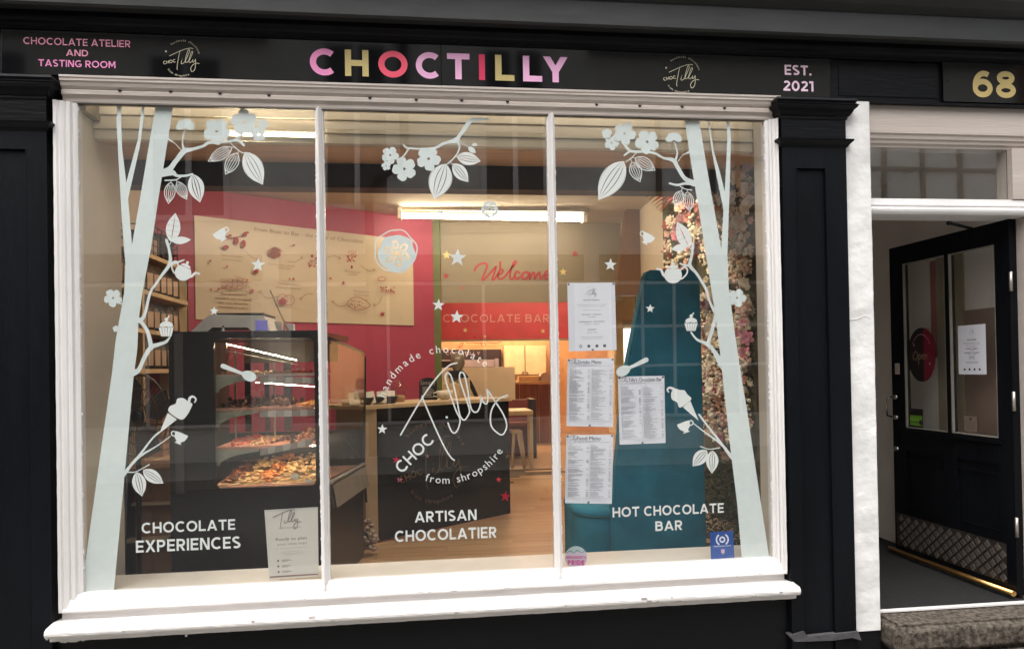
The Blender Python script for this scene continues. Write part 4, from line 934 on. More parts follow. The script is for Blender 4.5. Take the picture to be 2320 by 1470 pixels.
# public glass side
g0t, g0b = at(746,766,.66), at(750,1092,.66); g1t, g1b = at(827,800,FY), at(825,1050,FY)
b = MB(); b.quad(g0b, g1b, g1t, g0t); d_ = Vector((.004,0,0)); b.quad(g0t+d_, g1t+d_, g1b+d_, g0b+d_); b.build('side_glass', caseglass, dc_)
b = MB(); b.tube([g0t, g1t+Vector((-.02,0,0.005)), g1t+Vector((0,0,-.03)), g1b, g1b+Vector((.01,0,-.25))], .009, seg=6); b.build('corner_frame', bk, dc_)
b = MB(); b.tube([g0b, g1b], .012, seg=6); b.build('lower_rail', mat('grey case rail', (0.22,0.19,0.16), 0.4), dc_)
q = [g0b+Vector((0.01,0,-.015)), g1b+Vector((.01,0,-.015)), Vector((g1b.x+.03, FY, g1b.z-.14)), Vector((g0b.x+.03,.66,g0b.z-.14))]
b = MB(); b.quad(*q); b.quad(*[v-Vector((.02,0,0)) for v in q][::-1]); b.build('sloped_skirt', mat('grey case rail', (0.22,0.19,0.16), 0.4), dc_)
# shelves with chocolates
pinkshelf = mat('rosy lit tray', (0.50,0.26,0.20), 0.4); price = mat('price strip', (0.42,0.36,0.32), 0.4)
choc = [mat('dark chocolate', (0.05,0.018,0.010), 0.35, var=.4, vs=20), mat('milk chocolate', (0.17,0.07,0.035), 0.4, var=.3, vs=20), mat('dusted truffle', (0.36,0.19,0.11), 0.7, var=.3, vs=20), mat('white chocolate', (0.62,0.44,0.22), 0.45, var=.2, vs=20), mat('red sweet', (0.45,0.05,0.04), 0.4), mat('orange sweet', (0.6,0.25,0.08), 0.4)]
SYs = ((848,.80),(925,.78),(1012,.76),(1098,.72))
yy0, yy1 = CYF+.05, FY-.05
for si, (py, _) in enumerate(SYs):
    zf = at(600, py, yy0).z
    shx = ax1+.0 - (0.02*si)
    if si < 3:
        shelf = MB().bev(ax0-.03, shx, yy0, yy1, zf-.010, zf, .002).build('shelf', pinkshelf if si else mat('clear acrylic shelf', (0.45,0.38,0.36), 0.2), dc_)
        b = MB(); bx = ax0-.02
        A = at(500, py+14, yy0+.004); 
        prf = [(ax0-.01, zf-.0102),(ax0+.21, zf-.0102),(ax0+.21,zf-.022),(ax0+.10,zf-.040),(ax0+.05,zf-.055),(ax0+.012,zf-.075),(ax0+.004,zf-.095),(ax0-.01,zf-.095)]
        b.extr(prf, yy0+.002, yy0+.008, 'y'); b.build('bracket', mat('grey bracket', (0.34,0.33,0.27), 0.4), shelf)
        b = MB(); x0 = ax0+.22; x1 = shx+.02; n = 7
        for i in range(n):
            xa, xb = x0+(x1-x0)*i/n, x0+(x1-x0)*(i+1)/n-.002; sl_ = (-.010, .0, .05)[si]
            za = zf-.012+sl_*(i/n); zb = zf-.012+sl_*((i+1)/n)
            q_ = [(xa,yy0-.012,za-.034),(xb,yy0-.012,zb-.034),(xb,yy0-.002,zb),(xa,yy0-.002,za)]
            b2 = MB().add(q_+[(x,y+.002,z) for x,y,z in q_], [(0,1,2,3),(7,6,5,4),(0,3,7,4),(1,5,6,2),(3,2,6,7),(0,4,5,1)]); b2.build('price_tag', price if i % 2 else mat('price strip dark', (0.25,0.2,0.18), 0.4), shelf)
    if si == 1: MB().tube([(ax0+.02,yy0+.16,zf-.0125),(shx-.01,yy0+.16,zf-.0125)], .0018).build('lit_strip', stripm, dc_)  # extra strip, unseen under the shelf, added to light the sweets below
    # heaps
    for hi in range(4 if si < 3 else 5):
        b = MB(); nn = (20, 34, 28, 60)[si]; xa = ax0-.01+(ax1-ax0)*hi/(4 if si < 3 else 5); xb = xa+(ax1-ax0)/(4 if si < 3 else 5)-.008
        ht = (.006,.022 if hi < 3 else .006, (.004,.004,.006,.028)[hi] if si == 2 else 0, .0)[si]
        for i in range(nn):
            u = R.random(); x = R.uniform(xa, xb); y = R.uniform(yy0+.01, yy1-.02); r = R.uniform(.010,.015) if si in (1,) or hi == 3 else R.uniform(.008,.011)
            bump_ = ht*max(0, 1-((x-(xa+xb)/2)/(xb-xa)*1.7)**2)*R.random()*2
            if si == 3: z = zf+.012+.035*max(0,(x-ax0)/(ax1-ax0))*R.uniform(.2,1.6)+.08*(y-yy0); r = R.uniform(.010,.017)
            else: z = zf+r*.7+bump_
            rot = Matrix.Rotation(R.uniform(0,PI),3,'Z') @ Matrix.Rotation(R.uniform(-.6,.6),3,'X')
            if si == 3 or R.random() < .3: b.ball((x,y,z), r, sx=1.5, sy=1.0, sz=.5, seg=6, rings=4, rot=rot)
            else: b.ball((x,y,z), r, seg=7, rings=5)
        mm = choc[{0:(2,3,2,4),1:(0,0,1,5),2:(4,3,0,2),3:(1,3,5,3,3)}[si][hi]]
        tr_ = MB().bev(xa-.002, xb+.003, yy0+.006, yy1-.01, zf+.0003, zf+.005, .001).build('tray', pale if si == 3 else pinkshelf); tag(tr_, ['top shelf','second shelf','third shelf','bottom deck'][si]+' tray number '+str(hi+1)+' of sweets in the glass display case', 'tray')
        tr_['label'] = '%s tray on the %s of the glass case' % (['leftmost','second from left','middle right','rightmost','far right'][hi] if si < 3 else ['leftmost','second from left','middle','second from right','rightmost'][hi], ['top shelf','second shelf','third shelf','bottom deck'][si])
        if si < 3: tr_['label'] = '%s tray on the %s of the glass case' % (['leftmost','second from left','third from left','rightmost'][hi], ['top shelf','second shelf','third shelf'][si])
        o = b.build('chocolates', mm); tag(o, 'heap of %s in the %s' % (['pale truffles','dark truffles','mixed sweets','wrapped chocolates'][si], tr_['label'].replace(' of the glass case','')), 'chocolates', kind='stuff')
zf3 = at(600,1098,yy0).z
quadprism([(ax0-.04,CYF+.022),(cr-.05,CYF+.022),(far_r-.05,FY),(far_l+.1,FY)], .561, zf3, 'bottom_deck', pinkshelf, dc_)
for px, py in ((668,1080),(606,1098),(700,1092)):
    p = at(px,py,CYF+.06); o = MB().box(-.022,.022,-.0008,.0008,-.012,.016).build('price_card', paperk, loc=(p.x,p.y,p.z), rz=R.uniform(-.3,.3)); o.rotation_euler.x = -.3; tag(o, {668:'tilted price card with a dark mark in the bright heap',606:'small blank price card at the left of the bottom deck',700:'small price card at the right end of the bottom deck'}[px], 'card')
# light strips inside
for (a, b_) in (((513,779,CYF+.10),(672,816,CYF+.50)),((580,866,CYF+.07),(716,876,CYF+.13))):
    MB().tube([at(*a), at(*b_)], .0009).build('lit_strip', stripm, dc_)
MB().tube([(ax0+.02,yy0+.12,at(600,1012,yy0).z-.0125),(ax1,yy0+.12,at(600,1012,yy0).z-.0125)], .0018).build('lit_strip', stripm, dc_)  # unseen strip added to brighten the bottom deck
b = MB(); b.tube([at(514,779,CYF+.11),at(514,795,CYF+.11),at(672,826,CYF+.5)], .003); b.build('strip_bracket', mat('grey bracket', (0.34,0.33,0.27), 0.4), dc_)
for px, w_ in ((562,.035),(606,.030),(652,.045)):
    p = at(px,900,FY-.02); MB().box(p.x-w_/2,p.x+w_/2,FY-.03,FY-.012,.86,ctz-.04).build('rear_post', mat('dark rear post', (0.03,0.02,0.018), 0.4), dc_)
MB().box(ax0-.02, ax1+.04, FY-.06, FY-.045, ctz-.16, ctz-.032).build('rear_fascia', mat('brown case fascia', (0.16,0.11,0.08), 0.35), dc_)
quadprism([(cl+.004,CYF+.0215),(cl+.022,CYF+.0215),(far_l+.025,FY),(far_l+.005,FY)], .57, ctz-.031, 'staff_side', bk, dc_)
# uprights
for px in (534, 622): 
    p = at(px,900,FY-.04); MB().box(p.x-.006,p.x+.006,FY-.05,FY-.04,.8,ctz-.04).build('upright', mat('grey bracket', (0.34,0.33,0.27), 0.4), dc_)

# things on top of the case
scl = thing('weighing_scale', 'grey weighing scale with a violet display on top of the display case', 'scale', (0,0,0))
sy = CYF+.12; sc_pts = [(430,750),(470,712),(490,709),(597,711),(612,746),(612,750),(575,750),(560,738),(480,738),(466,750)]
v0 = [at(px,py,sy) for px,py in sc_pts]; n = len(v0); b = MB(); dz = ctz-v0[0].z
vs = [(v.x,v.y,v.z+dz+.001) for v in v0]; vs2 = [(x,y+.28,z) for x,y,z in vs]
b.add(vs+vs2, [tuple(range(n)), tuple(range(2*n-1,n-1,-1))]+[(i,i+n,(i+1)%n+n,(i+1)%n) for i in range(n)]); b.build('body', mat('grey scale plastic', (0.74,0.70,0.63), 0.45), scl)
a = at(484,710,sy); c_ = at(598,710,sy); MB().bev(a.x, c_.x, sy+.0, sy+.3, a.z+dz+.0, a.z+dz+.012, .004).build('platter', mat('dark steel platter', (0.06,0.06,0.06), 0.3, metal=.8), scl)
a = at(579,722,sy-.003); c_ = at(606,744,sy-.003); MB().bev(a.x, c_.x, sy-.004, sy-.0005, c_.z+dz, a.z+dz, .001).build('screen', mat('violet screen', (0.06,0.05,0.16), 0.2, emit=(.2,.18,.55), es=.25), scl)
fg = thing('figurine', 'tiny brown and white figurine on the front edge of the display case', 'figurine', (0,0,0)); p = at(506,750,CYF+.03)
MB().lathe([(0,0),(.014,0),(.014,.003),(.004,.006),(.007,.014),(.006,.02),(0,.022)], (p.x,p.y,ctz+.001), 10).build('body', paperk, fg); MB().ball((p.x,p.y,ctz+.027), .007).build('head', choc[1], fg)
for px, h_, m, lb_ in ((630,.075,paperk,'pale card box on the display case left of the white bottle'),(657,.06,paper,'small white bottle box on the right end of the display case')):
    p = at(px,750,CYF+.35); o = MB().bev(p.x-.028,p.x+.02,p.y,p.y+.05,ctz,ctz+h_,.003).build('small_box', m); tag(o, lb_, 'box')
p = at(655,748,CYF+.3); p2 = at(612,657,CYF+.3); o = MB().tube([(p.x,p.y,ctz+.003),(p2.x,p2.y,p2.z)], [.007,.0035]).build('wooden_stick', pale); tag(o, 'thin pale wooden stick leaning up from the top of the display case', 'stick')

# ---- shelf unit on the left wall
SX = -1.90
su = thing('shelf_unit', 'tall pale wooden shelf unit full of dark packets along the left wall', 'shelf', (0,0,0))
def zl(px, py):   # height where the view through px,py meets the plane x=SX
    d = at(px,py,1.0)-CAM; t = (SX-CAM.x)/d.x; p = CAM+d*t; return p
ya, yb = zl(262,700).y, zl(427,700).y; yb2 = 2.66
tops = [zl(262,543).z, zl(262,640).z, zl(300,705).z, zl(300,815).z]
tops = [zl(300,562).z, zl(300,655).z, zl(340,668+0).z-.0, 0]
tz = zl(262,541).z; r1 = zl(262,637).z; r2_ = r1-(tz-r1)*1.02; r3 = r2_-.27; r4 = .62
ua, ub = -2.19, SX
for z in (tz, r1, r2_, r3): MB().bev(ua, ub, ya-.25, yb2, z-.03, z, .003).build('shelf_board', pale, su)
for y in (ya-.25, 1.75, yb-.03, yb2-.03): MB().bev(ua, ub-.002, y, y+.035, .02, tz-.031, .003).build('upright', pale, su)
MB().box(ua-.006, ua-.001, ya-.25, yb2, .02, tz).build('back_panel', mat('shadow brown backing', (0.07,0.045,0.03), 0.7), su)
bagm = [mat('black coffee bag', (0.025,0.02,0.02), 0.45, var=.3, bump=.4), mat('dark brown bag', (0.06,0.035,0.025), 0.5, bump=.4)]
labm = mat('kraft bag label', (0.50,0.34,0.24), 0.6)
def packet(y, z, h, wd, dep, lab):
    t = thing('packet', lab, 'packet', (SX-.035-dep/2, y, z), R.uniform(-.95,-.6), 'dark labelled packets on the shelf unit')
    bm = bmesh.new(); bmesh.ops.create_cube(bm, size=1); bmesh.ops.subdivide_edges(bm, edges=bm.edges[:], cuts=2, use_grid_fill=True)
    for v in bm.verts:
        f = (v.co.z+.5); tap = 1-.75*f**3 if abs(v.co.x) > .1 else 1
        v.co = Vector((v.co.x*dep*tap*R.uniform(.9,1.05), v.co.y*wd*R.uniform(.96,1.03), f*h))
    b = MB(); b.add([v.co.copy() for v in bm.verts], [[v.index for v in f.verts] for f in bm.faces], True); bm.free(); b.build('bag', R.choice(bagm), t)
    MB().bev(dep/2+.003, dep/2+.006, -wd*.32, wd*.32, h*.12, h*.70, .001).build('label', labm, t); return t
rows_ = [(r1,'second shelf from the top'),(r2_,'third shelf'),(r3,'fourth shelf')]
for z, nm in rows_:
    y = ya-.1; i = 0
    while y < yb2-.12:
        if abs(y-1.77) > .07 and abs(y-(yb-.012)) > .07:
            i += 1; packet(y, z, .20+R.uniform(-.01,.01), .090, .055, 'dark packet with a kraft label on the %s, number %d from the window' % (nm, i)).__setitem__('label', 'kraft labelled dark packet, %s from window, %s of wall unit' % (['first','second','third','fourth','fifth','sixth','seventh','eighth','ninth','tenth','eleventh','twelfth','thirteenth','fourteenth','fifteenth','sixteenth'][i-1], nm))
        y += .125
# hamper on top
hm = thing('wire_basket', 'dark wire basket of packets on top of the shelf unit below the poster', 'basket', (SX-.12, 2.2, tz)); b = MB()
for i in range(5): b.tube([(-.1,-.28,.03+i*.045),(.1,-.28,.03+i*.045),(.1,.28,.03+i*.045),(-.1,.28,.03+i*.045)], .004, closed=True, seg=5)
for i in range(8): b.tube([(.1,-.28+i*.08,.0),(.1,-.28+i*.08,.21)], .004, seg=5)
b.build('wires', bk, hm); b = MB(); b.bev(-.08,.08,-.25,-.02,.002,.17,.01); b.bev(-.08,.08,.02,.25,.002,.20,.01); b.build('packets', bagm[0], hm)
MB().bev(.081,.084,-.22,-.06,.02,.13,.001).build('label', labm, hm)
# stacked brown parcels lower on the unit
for i in range(9):
    for j in range(4):
        z = .64+i*.047; y = yb-.52+j*.13
        if z > r3-.08: continue
        o = MB().bev(-.06,.06,-.06,.06,0,.042,.003).build('parcel', mat('kraft parcel', (0.40,0.24,0.15), 0.7, var=.2)); o.location = (SX-.06+R.uniform(-.01,.012), y, z); o.rotation_euler.z = R.uniform(-.06,.06)
        tag(o, 'small kraft parcel, %s from the window in the %s row up' % (['first','second','third','fourth'][j], ['first','second','third','fourth','fifth','sixth','seventh','eighth','ninth'][i]), 'parcel', 'kraft parcels stacked low on the wall unit')
MB().bev(ua, ub, ya-.25, yb2, .60, .637, .003).build('shelf_board', pale, su)
# fan
fn = thing('fan', 'round wire-caged pedestal fan behind the left tree sticker', 'fan', (0,0,0))
fc = at(322, 942, .75); r0 = abs(at(385,942,.75).x-fc.x)
b = MB(); n = 48
for k in range(3): b.tube([(fc.x+r0*(1-.32*k)*math.cos(2*PI*i/24), fc.y-.03-.02*k, fc.z+r0*1.55*(1-.32*k)*math.sin(2*PI*i/24)) for i in range(24)], .0035 if k else .006, closed=True, seg=5)
for i in range(n):
    a = 2*PI*i/n; b.tube([(fc.x+.03*math.cos(a), fc.y-.08, fc.z+.03*math.sin(a)), (fc.x+r0*.6*math.cos(a+.2), fc.y-.075, fc.z+r0*.93*math.sin(a+.2)), (fc.x+r0*math.cos(a+.3), fc.y-.02, fc.z+r0*1.55*math.sin(a+.3))], .0016, seg=4)
b.build('cage', mat('bronze wire', (0.16,0.11,0.07), 0.35, metal=.8), fn)
b = MB(); b.ball((fc.x,fc.y-.07,fc.z), .04, sy=.4); b.build('hub', bk, fn)
for k in range(4):
    a = k*PI/2+.4; b = MB(); ca, sa = math.cos(a), math.sin(a)
    q = [(.03,-.02),(.10,-.06),(.16,-.03),(.16,.04),(.08,.05),(.03,.02)]
    vs = [(fc.x+(u*ca-v*sa)*1.0, fc.y-.03+v*.25, fc.z+(u*sa+v*ca)*1.4) for u, v in q]; b.add(vs+[(x,y+.004,z) for x,y,z in vs], [tuple(range(6)), tuple(range(11,5,-1))]+[(i,i+6,(i+1)%6+6,(i+1)%6) for i in range(6)]); b.build('blade', mat('smoky blade', (0.07,0.05,0.045), 0.3), fn)
b = MB(); b.tube([(fc.x-.05,fc.y+.06,.02),(fc.x-.03,fc.y+.03,fc.z)], .014); b.lathe([(0,0),(.15,0),(.15,.015),(.03,.03),(0,.03)], (fc.x-.05,fc.y+.06,0), 20); b.build('stand', bk, fn)
# wooden low unit under the fan, black post
lw_ = thing('low_cupboard', 'brown wooden cupboard in the corner below the fan', 'cupboard', (0,0,0))
a0, a1 = at(284,1200,.92).x, at(394,1200,.92).x
woodm = mat('warm brown board', (0.30,0.155,0.085), 0.5, var=.2, vs=5, stretch=(.4,1,1))
MB().bev(a0-.1, a1, .95, 1.35, .02, at(320,1062,.95).z, .004).build('carcass', woodm, lw_)
for px in (284, 322): 
    x = at(px,1180,.94).x; MB().bev(x-.1, x+.055, .938, .949, .10, at(320,1075,.94).z, .003).build('door', mat('warm brown door', (0.26,0.13,0.07), 0.45, var=.2, vs=5), lw_)
b = MB(); b.bev(a0+.04,a1-.01,.90,.949,.50,.515,.003); b.bev(a0+.02,a1-.02,.88,.949,.30,.32,.003); b.build('slat', pale, lw_)
x = at(283,1250,.5).x; o = MB().tube([(x-.035,.55,.03),(x+.0,.55,1.0)], .011, seg=8).build('metal_post', mat('gunmetal post', (0.07,0.075,0.08), 0.3, metal=.6)); tag(o, 'slim gunmetal post just inside the left of the window', 'post')

# ---- poster on the red wall
po = thing('chocolate_story_poster', 'wide kraft poster about cocoa from bean to bar on the red wall', 'poster', (0,0,0))
def rwplane(off, eps=.0003): return lambda px, py, k: tuple(rw_hit(px, py, off+eps*k))
pq = [(440,478),(935,553),(929,737),(440,700)]
f = [rw_hit(*p, .012) for p in pq]; bk_ = [rw_hit(*p, .012)-Vector((UY,-UX,0))*.010 for p in pq]
# keep it rectangular on the wall
zt1 = (f[0].z+f[1].z)/2; zb1 = f[2].z
f[0].z = f[1].z = zt1; f[3].z = f[2].z = zb1; f[3].x, f[3].y = f[0].x, f[0].y; f[2].x, f[2].y = f[1].x, f[1].y
g = [v-Vector((UY,-UX,0))*.010 for v in f]
b = MB(); b.add([tuple(v) for v in f+g], [(3,2,1,0),(4,5,6,7),(0,1,5,4),(1,2,6,5),(2,3,7,6),(3,0,4,7)]); b.build('sheet', boardm, po)
PO = .0125
F = Flat(rwplane(PO)); a = math.atan2(30, 245)
G2 = Flat(rwplane(PO)); put_font(G2, 'From Bean to Bar - the story of Chocolate', 576, 523, 9, 'l', width=248, rot=a*.95, sg=-1, bold=.03); G2.build('title', inkt, po)
for t, x, y, wd in (('The cocoa beans',500,580,50),('are harvested',503,589,44),('Fermenting unlocks',608,600,60),('the flavour heights',628,608,32),('The cocoa mass is',628,643,50),('rolled and conched',624,652,56),('The beans are',780,616,36),('roasted',788,623,20),('The beans are',800,661,36),('ground down',802,669,34)):
    put_font(F, t, x, y, 4.6, 'l', width=wd, rot=a*.7, sg=-1)
for t, x, y, wd in (('The chocolate is',499,668,60),('moulded and wrapped',487,677,82),('into your favourite',494,687,68),('chocolate product',493,697,70)): put_font(F, t, x, y, 6, 'l', width=wd, rot=.06, sg=-1, bold=.03)
F.build('captions', inkt, po)
F = Flat(rwplane(PO))
def arrow(p, q, bow): 
    m_ = ((p[0]+q[0])/2+bow*(q[1]-p[1])*.02, (p[1]+q[1])/2+bow); pts = crspline([p, m_, q], 5); F.stroke(pts, 1.2)
    d = math.atan2(q[1]-m_[1], q[0]-m_[0]); F.stroke([(q[0]-5*math.cos(d-.6), q[1]-5*math.sin(d-.6)), q, (q[0]-5*math.cos(d+.6), q[1]-5*math.sin(d+.6))], 1.2)
arrow((556,570),(586,587),6); arrow((652,592),(686,583),6); arrow((742,584),(772,586),-5); arrow((818,602),(850,611),7); arrow((866,670),(846,692),6); arrow((790,690),(752,682),8); arrow((710,666),(680,678),-5); arrow((625,672),(588,659),9)
F.build('arrows', inkt, po)
F = Flat(rwplane(PO)); 
for i in range(34):
    a_ = R.uniform(0,2*PI); F.stroke(crspline([(622+20*math.cos(a_)*R.random(),573+13*math.sin(a_)),(622+16*R.uniform(-1,1),573+10*R.uniform(-1,1)),(622+20*math.cos(a_+1)*R.random(),573+13*math.sin(a_+1))],4), 1.1)
for i in range(14): x = 503+(i%5)*12+R.uniform(-2,2); y = 632+(i//5)*8; F.stroke([(x,y),(x+11,y+1),(x+10,y+7),(x-1,y+6)], 1.1, closed=True)
F.stroke([(500+32,626),(560,634),(556,652),(536,654),(502,645)], 1.2)
for c_ in ((640,678),(655,680)): F.stroke([(c_[0]+14*math.cos(t)*.9, c_[1]+12*math.sin(t)) for t in [i*.6 for i in range(11)]], 1.3)
F.stroke(crspline([(786,688),(796,676),(815,674),(832,684),(838,693),(822,701),(804,702),(788,692)],5), 1.6)
for i in range(24): x, y = 812+R.uniform(-20,20), 689+R.uniform(-9,9); F.disc(x, y, 1.6, 6)
F.stroke([(865+9*math.cos(t), 632+5*math.sin(t)) for t in [i*.7 for i in range(10)]], 1.6)
F.build('line_drawings', redf, po)
F = Flat(rwplane(PO))
for cx, cy, r, nn in ((797,585,11,26),(711,598,12,20),(870,655,8,12),(885,658,8,12)):
    for i in range(nn): F.disc(cx+R.uniform(-r,r), cy+R.uniform(-r,r)*.8, 1.9, 6, 1.3)
for i in range(4): F.stroke([(790+i*5,575),(791+i*5,571),(789+i*5,568)], 1)
F.disc(797,605,2.4,8,4); F.poly([(632,680),(640,674),(650,680),(645,692),(634,690)])
for x, y, r in ((571,659,7),(495,655,4),(487+8,655+0,0.1),(478,656,4),(665,632,4),(656,632,3),(707,580,5),(778,641,5),(749,631,4),(867,711,7),(666,556,4),(476,591,4),(514,604,4),(717,586,5)): F.star(x, y, r)
F.stroke([(512,542),(530,538),(548,536),(556,528)], 1.6); F.stroke([(530,538),(540,548)], 1.4)
for x, y, rx, ry in ((536,546,5,8),(552,552,5,9),(512,560,7,5),(556,531,4,6),(560,527,5,2.5),(521,534,5,3),(580,615,6,5)): F.disc(x, y, rx, 12, ry)
F.build('red_drawings', redink, po)

# ---- oblique black counter
ct = thing('counter', 'black fronted serving counter with faded round logo and pink stars', 'counter', (0,0,0))
c0, c1 = Vector((-.375,1.895,0)), Vector((.665,2.665,0)); ud = (c1-c0).normalized(); nn_ = Vector((ud.y,-ud.x,0)); CH = .955
def cplane(off=0, eps=.0004):
    def f_(px, py, k):
        d = at(px,py,1.0)-CAM; p0 = c0+nn_*(off+eps*k); return tuple(CAM+d*((p0-CAM).dot(nn_)/d.dot(nn_)))
    return f_
A = [c0, c1, c1-nn_*.035, c0-nn_*.035]
b = MB(); b.add([(p.x,p.y,z) for z in (.012,CH) for p in A], [(3,2,1,0),(4,5,6,7),(0,1,5,4),(1,2,6,5),(2,3,7,6),(3,0,4,7)]); b.build('front_panel', mat('black gloss counter front', (0.008,0.007,0.006), 0.12, var=.1), ct)
tp = [c0-ud*.12+nn_*.02, c1+nn_*.02+ud*.02, c1-nn_*.55+ud*.02, c0-nn_*.55-ud*.30]
b = MB(); b.add([(p.x,p.y,z) for z in (CH+.001,CH+.028) for p in tp], [(3,2,1,0),(4,5,6,7),(0,1,5,4),(1,2,6,5),(2,3,7,6),(3,0,4,7)]); b.build('worktop', pale, ct)
A = [c0-ud*.10, c0-ud*.001, c0-ud*.001-nn_*.4, c0-ud*.10-nn_*.4]
b = MB(); b.add([(p.x,p.y,z) for z in (.012,CH) for p in A], [(3,2,1,0),(4,5,6,7),(0,1,5,4),(1,2,6,5),(2,3,7,6),(3,0,4,7)]); b.build('end_post', mat('tan counter end', (0.42,0.31,0.20), 0.5), ct)
F = Flat(cplane(.0003)); logo(F, lambda u, v: (1010+((u-1050)*math.cos(.42)-(v-900)*math.sin(.42))*.52, 1035+((u-1050)*math.sin(.42)+(v-900)*math.cos(.42))*.60+ (u-1050)*.0), 1, sw=3.2, star_=False); F.build('faded_logo', mat('faded gold print', (0.13,0.075,0.035), 0.5), ct)
for x, y, r, m in ((898,1041,10,crimson),(906,1086,8,pink),(967.6,1033,6,mat('mauve star', (.35,.2,.22),.5)),(1130,1086,7,coral),(1145,1124,13,crimson),(1150,1033,8,mat('olive star', (.2,.14,.05),.5))):
    F = Flat(cplane(.0003)); F.star(x, y, r, .1); F.build('star', m, ct)
# things on the counter
def on_counter(px, off=-.2):
    d = at(px,940,1.0)-CAM; p0 = c0+nn_*off; p = CAM+d*((p0-CAM).dot(nn_)/d.dot(nn_)); return Vector((p.x,p.y,CH+.0285))
cb = thing('chalkboard', 'small round-topped chalkboard with white writing standing on the counter', 'chalkboard', (0,0,0))
p = on_counter(971, -.30); sc1 = (p-CAM).length/FPX; wch = 20*sc1; hch = at(971,855,p.y).z-p.z
prf = [(p.x-wch,p.z),(p.x+wch,p.z),(p.x+wch,p.z+hch*.75)]+[(p.x+wch*math.cos(PI*i/12), p.z+hch*.75+hch*.25*math.sin(PI*i/12)) for i in range(1,12)]+[(p.x-wch,p.z+hch*.75)]
MB().extr(prf, p.y, p.y+.015, 'y').build('board', bk, cb)
F = Flat(lambda x,z,k: (x, p.y-.0008*k, z)); put_font(F, 'Simply', p.x, p.z+hch*.68, .035, 'c')
for i in range(7): F.stroke([(p.x-wch*.6, p.z+hch*(.56-.07*i)), (p.x+wch*R.uniform(.2,.7), p.z+hch*(.56-.07*i))], .006)
F.build('chalk', mat('chalk', (.30,.28,.26), .8), cb)
def jar(px, off, r, h, lab, nm='glass_jar'):
    p = on_counter(px, off); t = thing(nm, lab, 'jar', p)
    MB().lathe([(0,0),(r*.8,0),(r,.02),(r*1.05,h*.45),(r*.9,h*.72),(r*.62,h*.8),(r*.62,h*.86)], seg=18).build('body', caseglass, t)
    MB().lathe([(0,.004),(r*.75,.004),(r*.9,.03),(r*.85,h*.3),(0,h*.33)], seg=14).build('contents', choc[2], t)
    MB().lathe([(r*.66,h*.86),(r*.7,h*.88),(r*.4,h*.95),(.012,h*.97),(.018,h*1.0),(0,h*1.03)], seg=16).build('lid', caseglass, t)
jar(903, -.25, .06, .17, 'glass sweet jar with lid on the counter left of the chalkboard')
jar(795, -.10, .075, .15, 'wide lidded glass jar seen through the display case end')
def bowl(px, off, lab):
    p = on_counter(px, off); t = thing('bowl', lab, 'bowl', p); MB().lathe([(0,0),(.035,0),(.055,.03),(.06,.055),(.054,.055),(.048,.03),(0,.012)], seg=16).build('rim', bk, t); return p
for px, off, lab in ((829,-.08,'black bowl beside the glass side of the display case'),(858,-.12,'black bowl between the price cards on the counter'),(885,-.12,'black bowl nearest the red wall on the counter')):
    bowl(px, off, lab)
for px, py, off, lab in ((803,925,-.05,'white card leaning in the bowls, leftmost'),(840,905,-.1,'tall white card between the bowls'),(866,925,-.1,'oval marked card among the bowls'),(886,912,-.14,'square white card at the right of the bowls')):
    p = on_counter(px, off); z = at(px,py,p.y).z; o = MB().box(-.035,.035,-.001,.001,-.045,.045).build('menu_card', paperk, loc=(p.x,p.y-.02,max(z, CH+.08)), rz=.3); o.rotation_euler = (-.35, R.uniform(-.2,.2), R.uniform(-.3,.5)); tag(o, lab, 'card')
cup = thing('teacup', 'cream cup on the counter in front of the stacked box', 'cup', on_counter(1008,-.22)); MB().lathe([(0,0),(.03,0),(.035,.008),(.06,.035),(.068,.075),(.064,.075),(.055,.035),(0,.012)], seg=18).build('bowl', paperk, cup); MB().tube([(-.062,0,.06),(-.09,0,.055),(-.09,0,.03),(-.055,0,.025)], .006).build('handle', paperk, cup)
p = on_counter(1030,-.35); o = MB().bev(p.x-.09,p.x+.05,p.y,p.y+.1,p.z,p.z+.12,.004).build('carton', mat('kraft carton', (0.42,0.30,0.18), 0.7)); tag(o, 'kraft carton behind the cream cup on the counter', 'box')
p = on_counter(1052,-.42); o = MB().bev(p.x-.05,p.x+.05,p.y,p.y+.1,p.z,p.z+.16,.004).build('carton', mat('kraft carton', (0.42,0.30,0.18), 0.7)); tag(o, 'taller brown carton beside the coffee grinder', 'box')
gr = thing('coffee_grinder', 'coffee grinder with clear bean hopper on a black arched body', 'coffee grinder', (0,0,0))
gY = 3.3; 
def gp_(px,py): return at(px,py,gY)
hb_ = gp_(1037,842); rr_ = abs(gp_(1052,842).x-hb_.x)
MB().lathe([(rr_*.5,0),(rr_*1.1,(gp_(1037,800).z-hb_.z)*.4),(rr_*1.0,gp_(1037,800).z-hb_.z),(0,gp_(1037,800).z-hb_.z)], hb_, 16).build('hopper', mat('smoky hopper', (0.18,0.14,0.10), 0.2), gr)
MB().bev(gp_(1016,850).x, gp_(1050,850).x, gY-.06, gY+.08, gp_(1037,855).z, gp_(1037,839).z, .006).build('head', bk, gr)
b = MB(); b.tube([gp_(*q_) for q_ in crspline([(1048,844),(1062,862),(1078,895),(1086,925)],4)], .020, seg=8); b.build('arched_arm', bk, gr)
MB().bev(gp_(1020,930).x, gp_(1066,930).x, gY-.02, gY+.1, .955, gp_(1037,855).z, .01).build('body', mat('cream grinder body', (0.5,0.42,0.28), 0.4), gr)
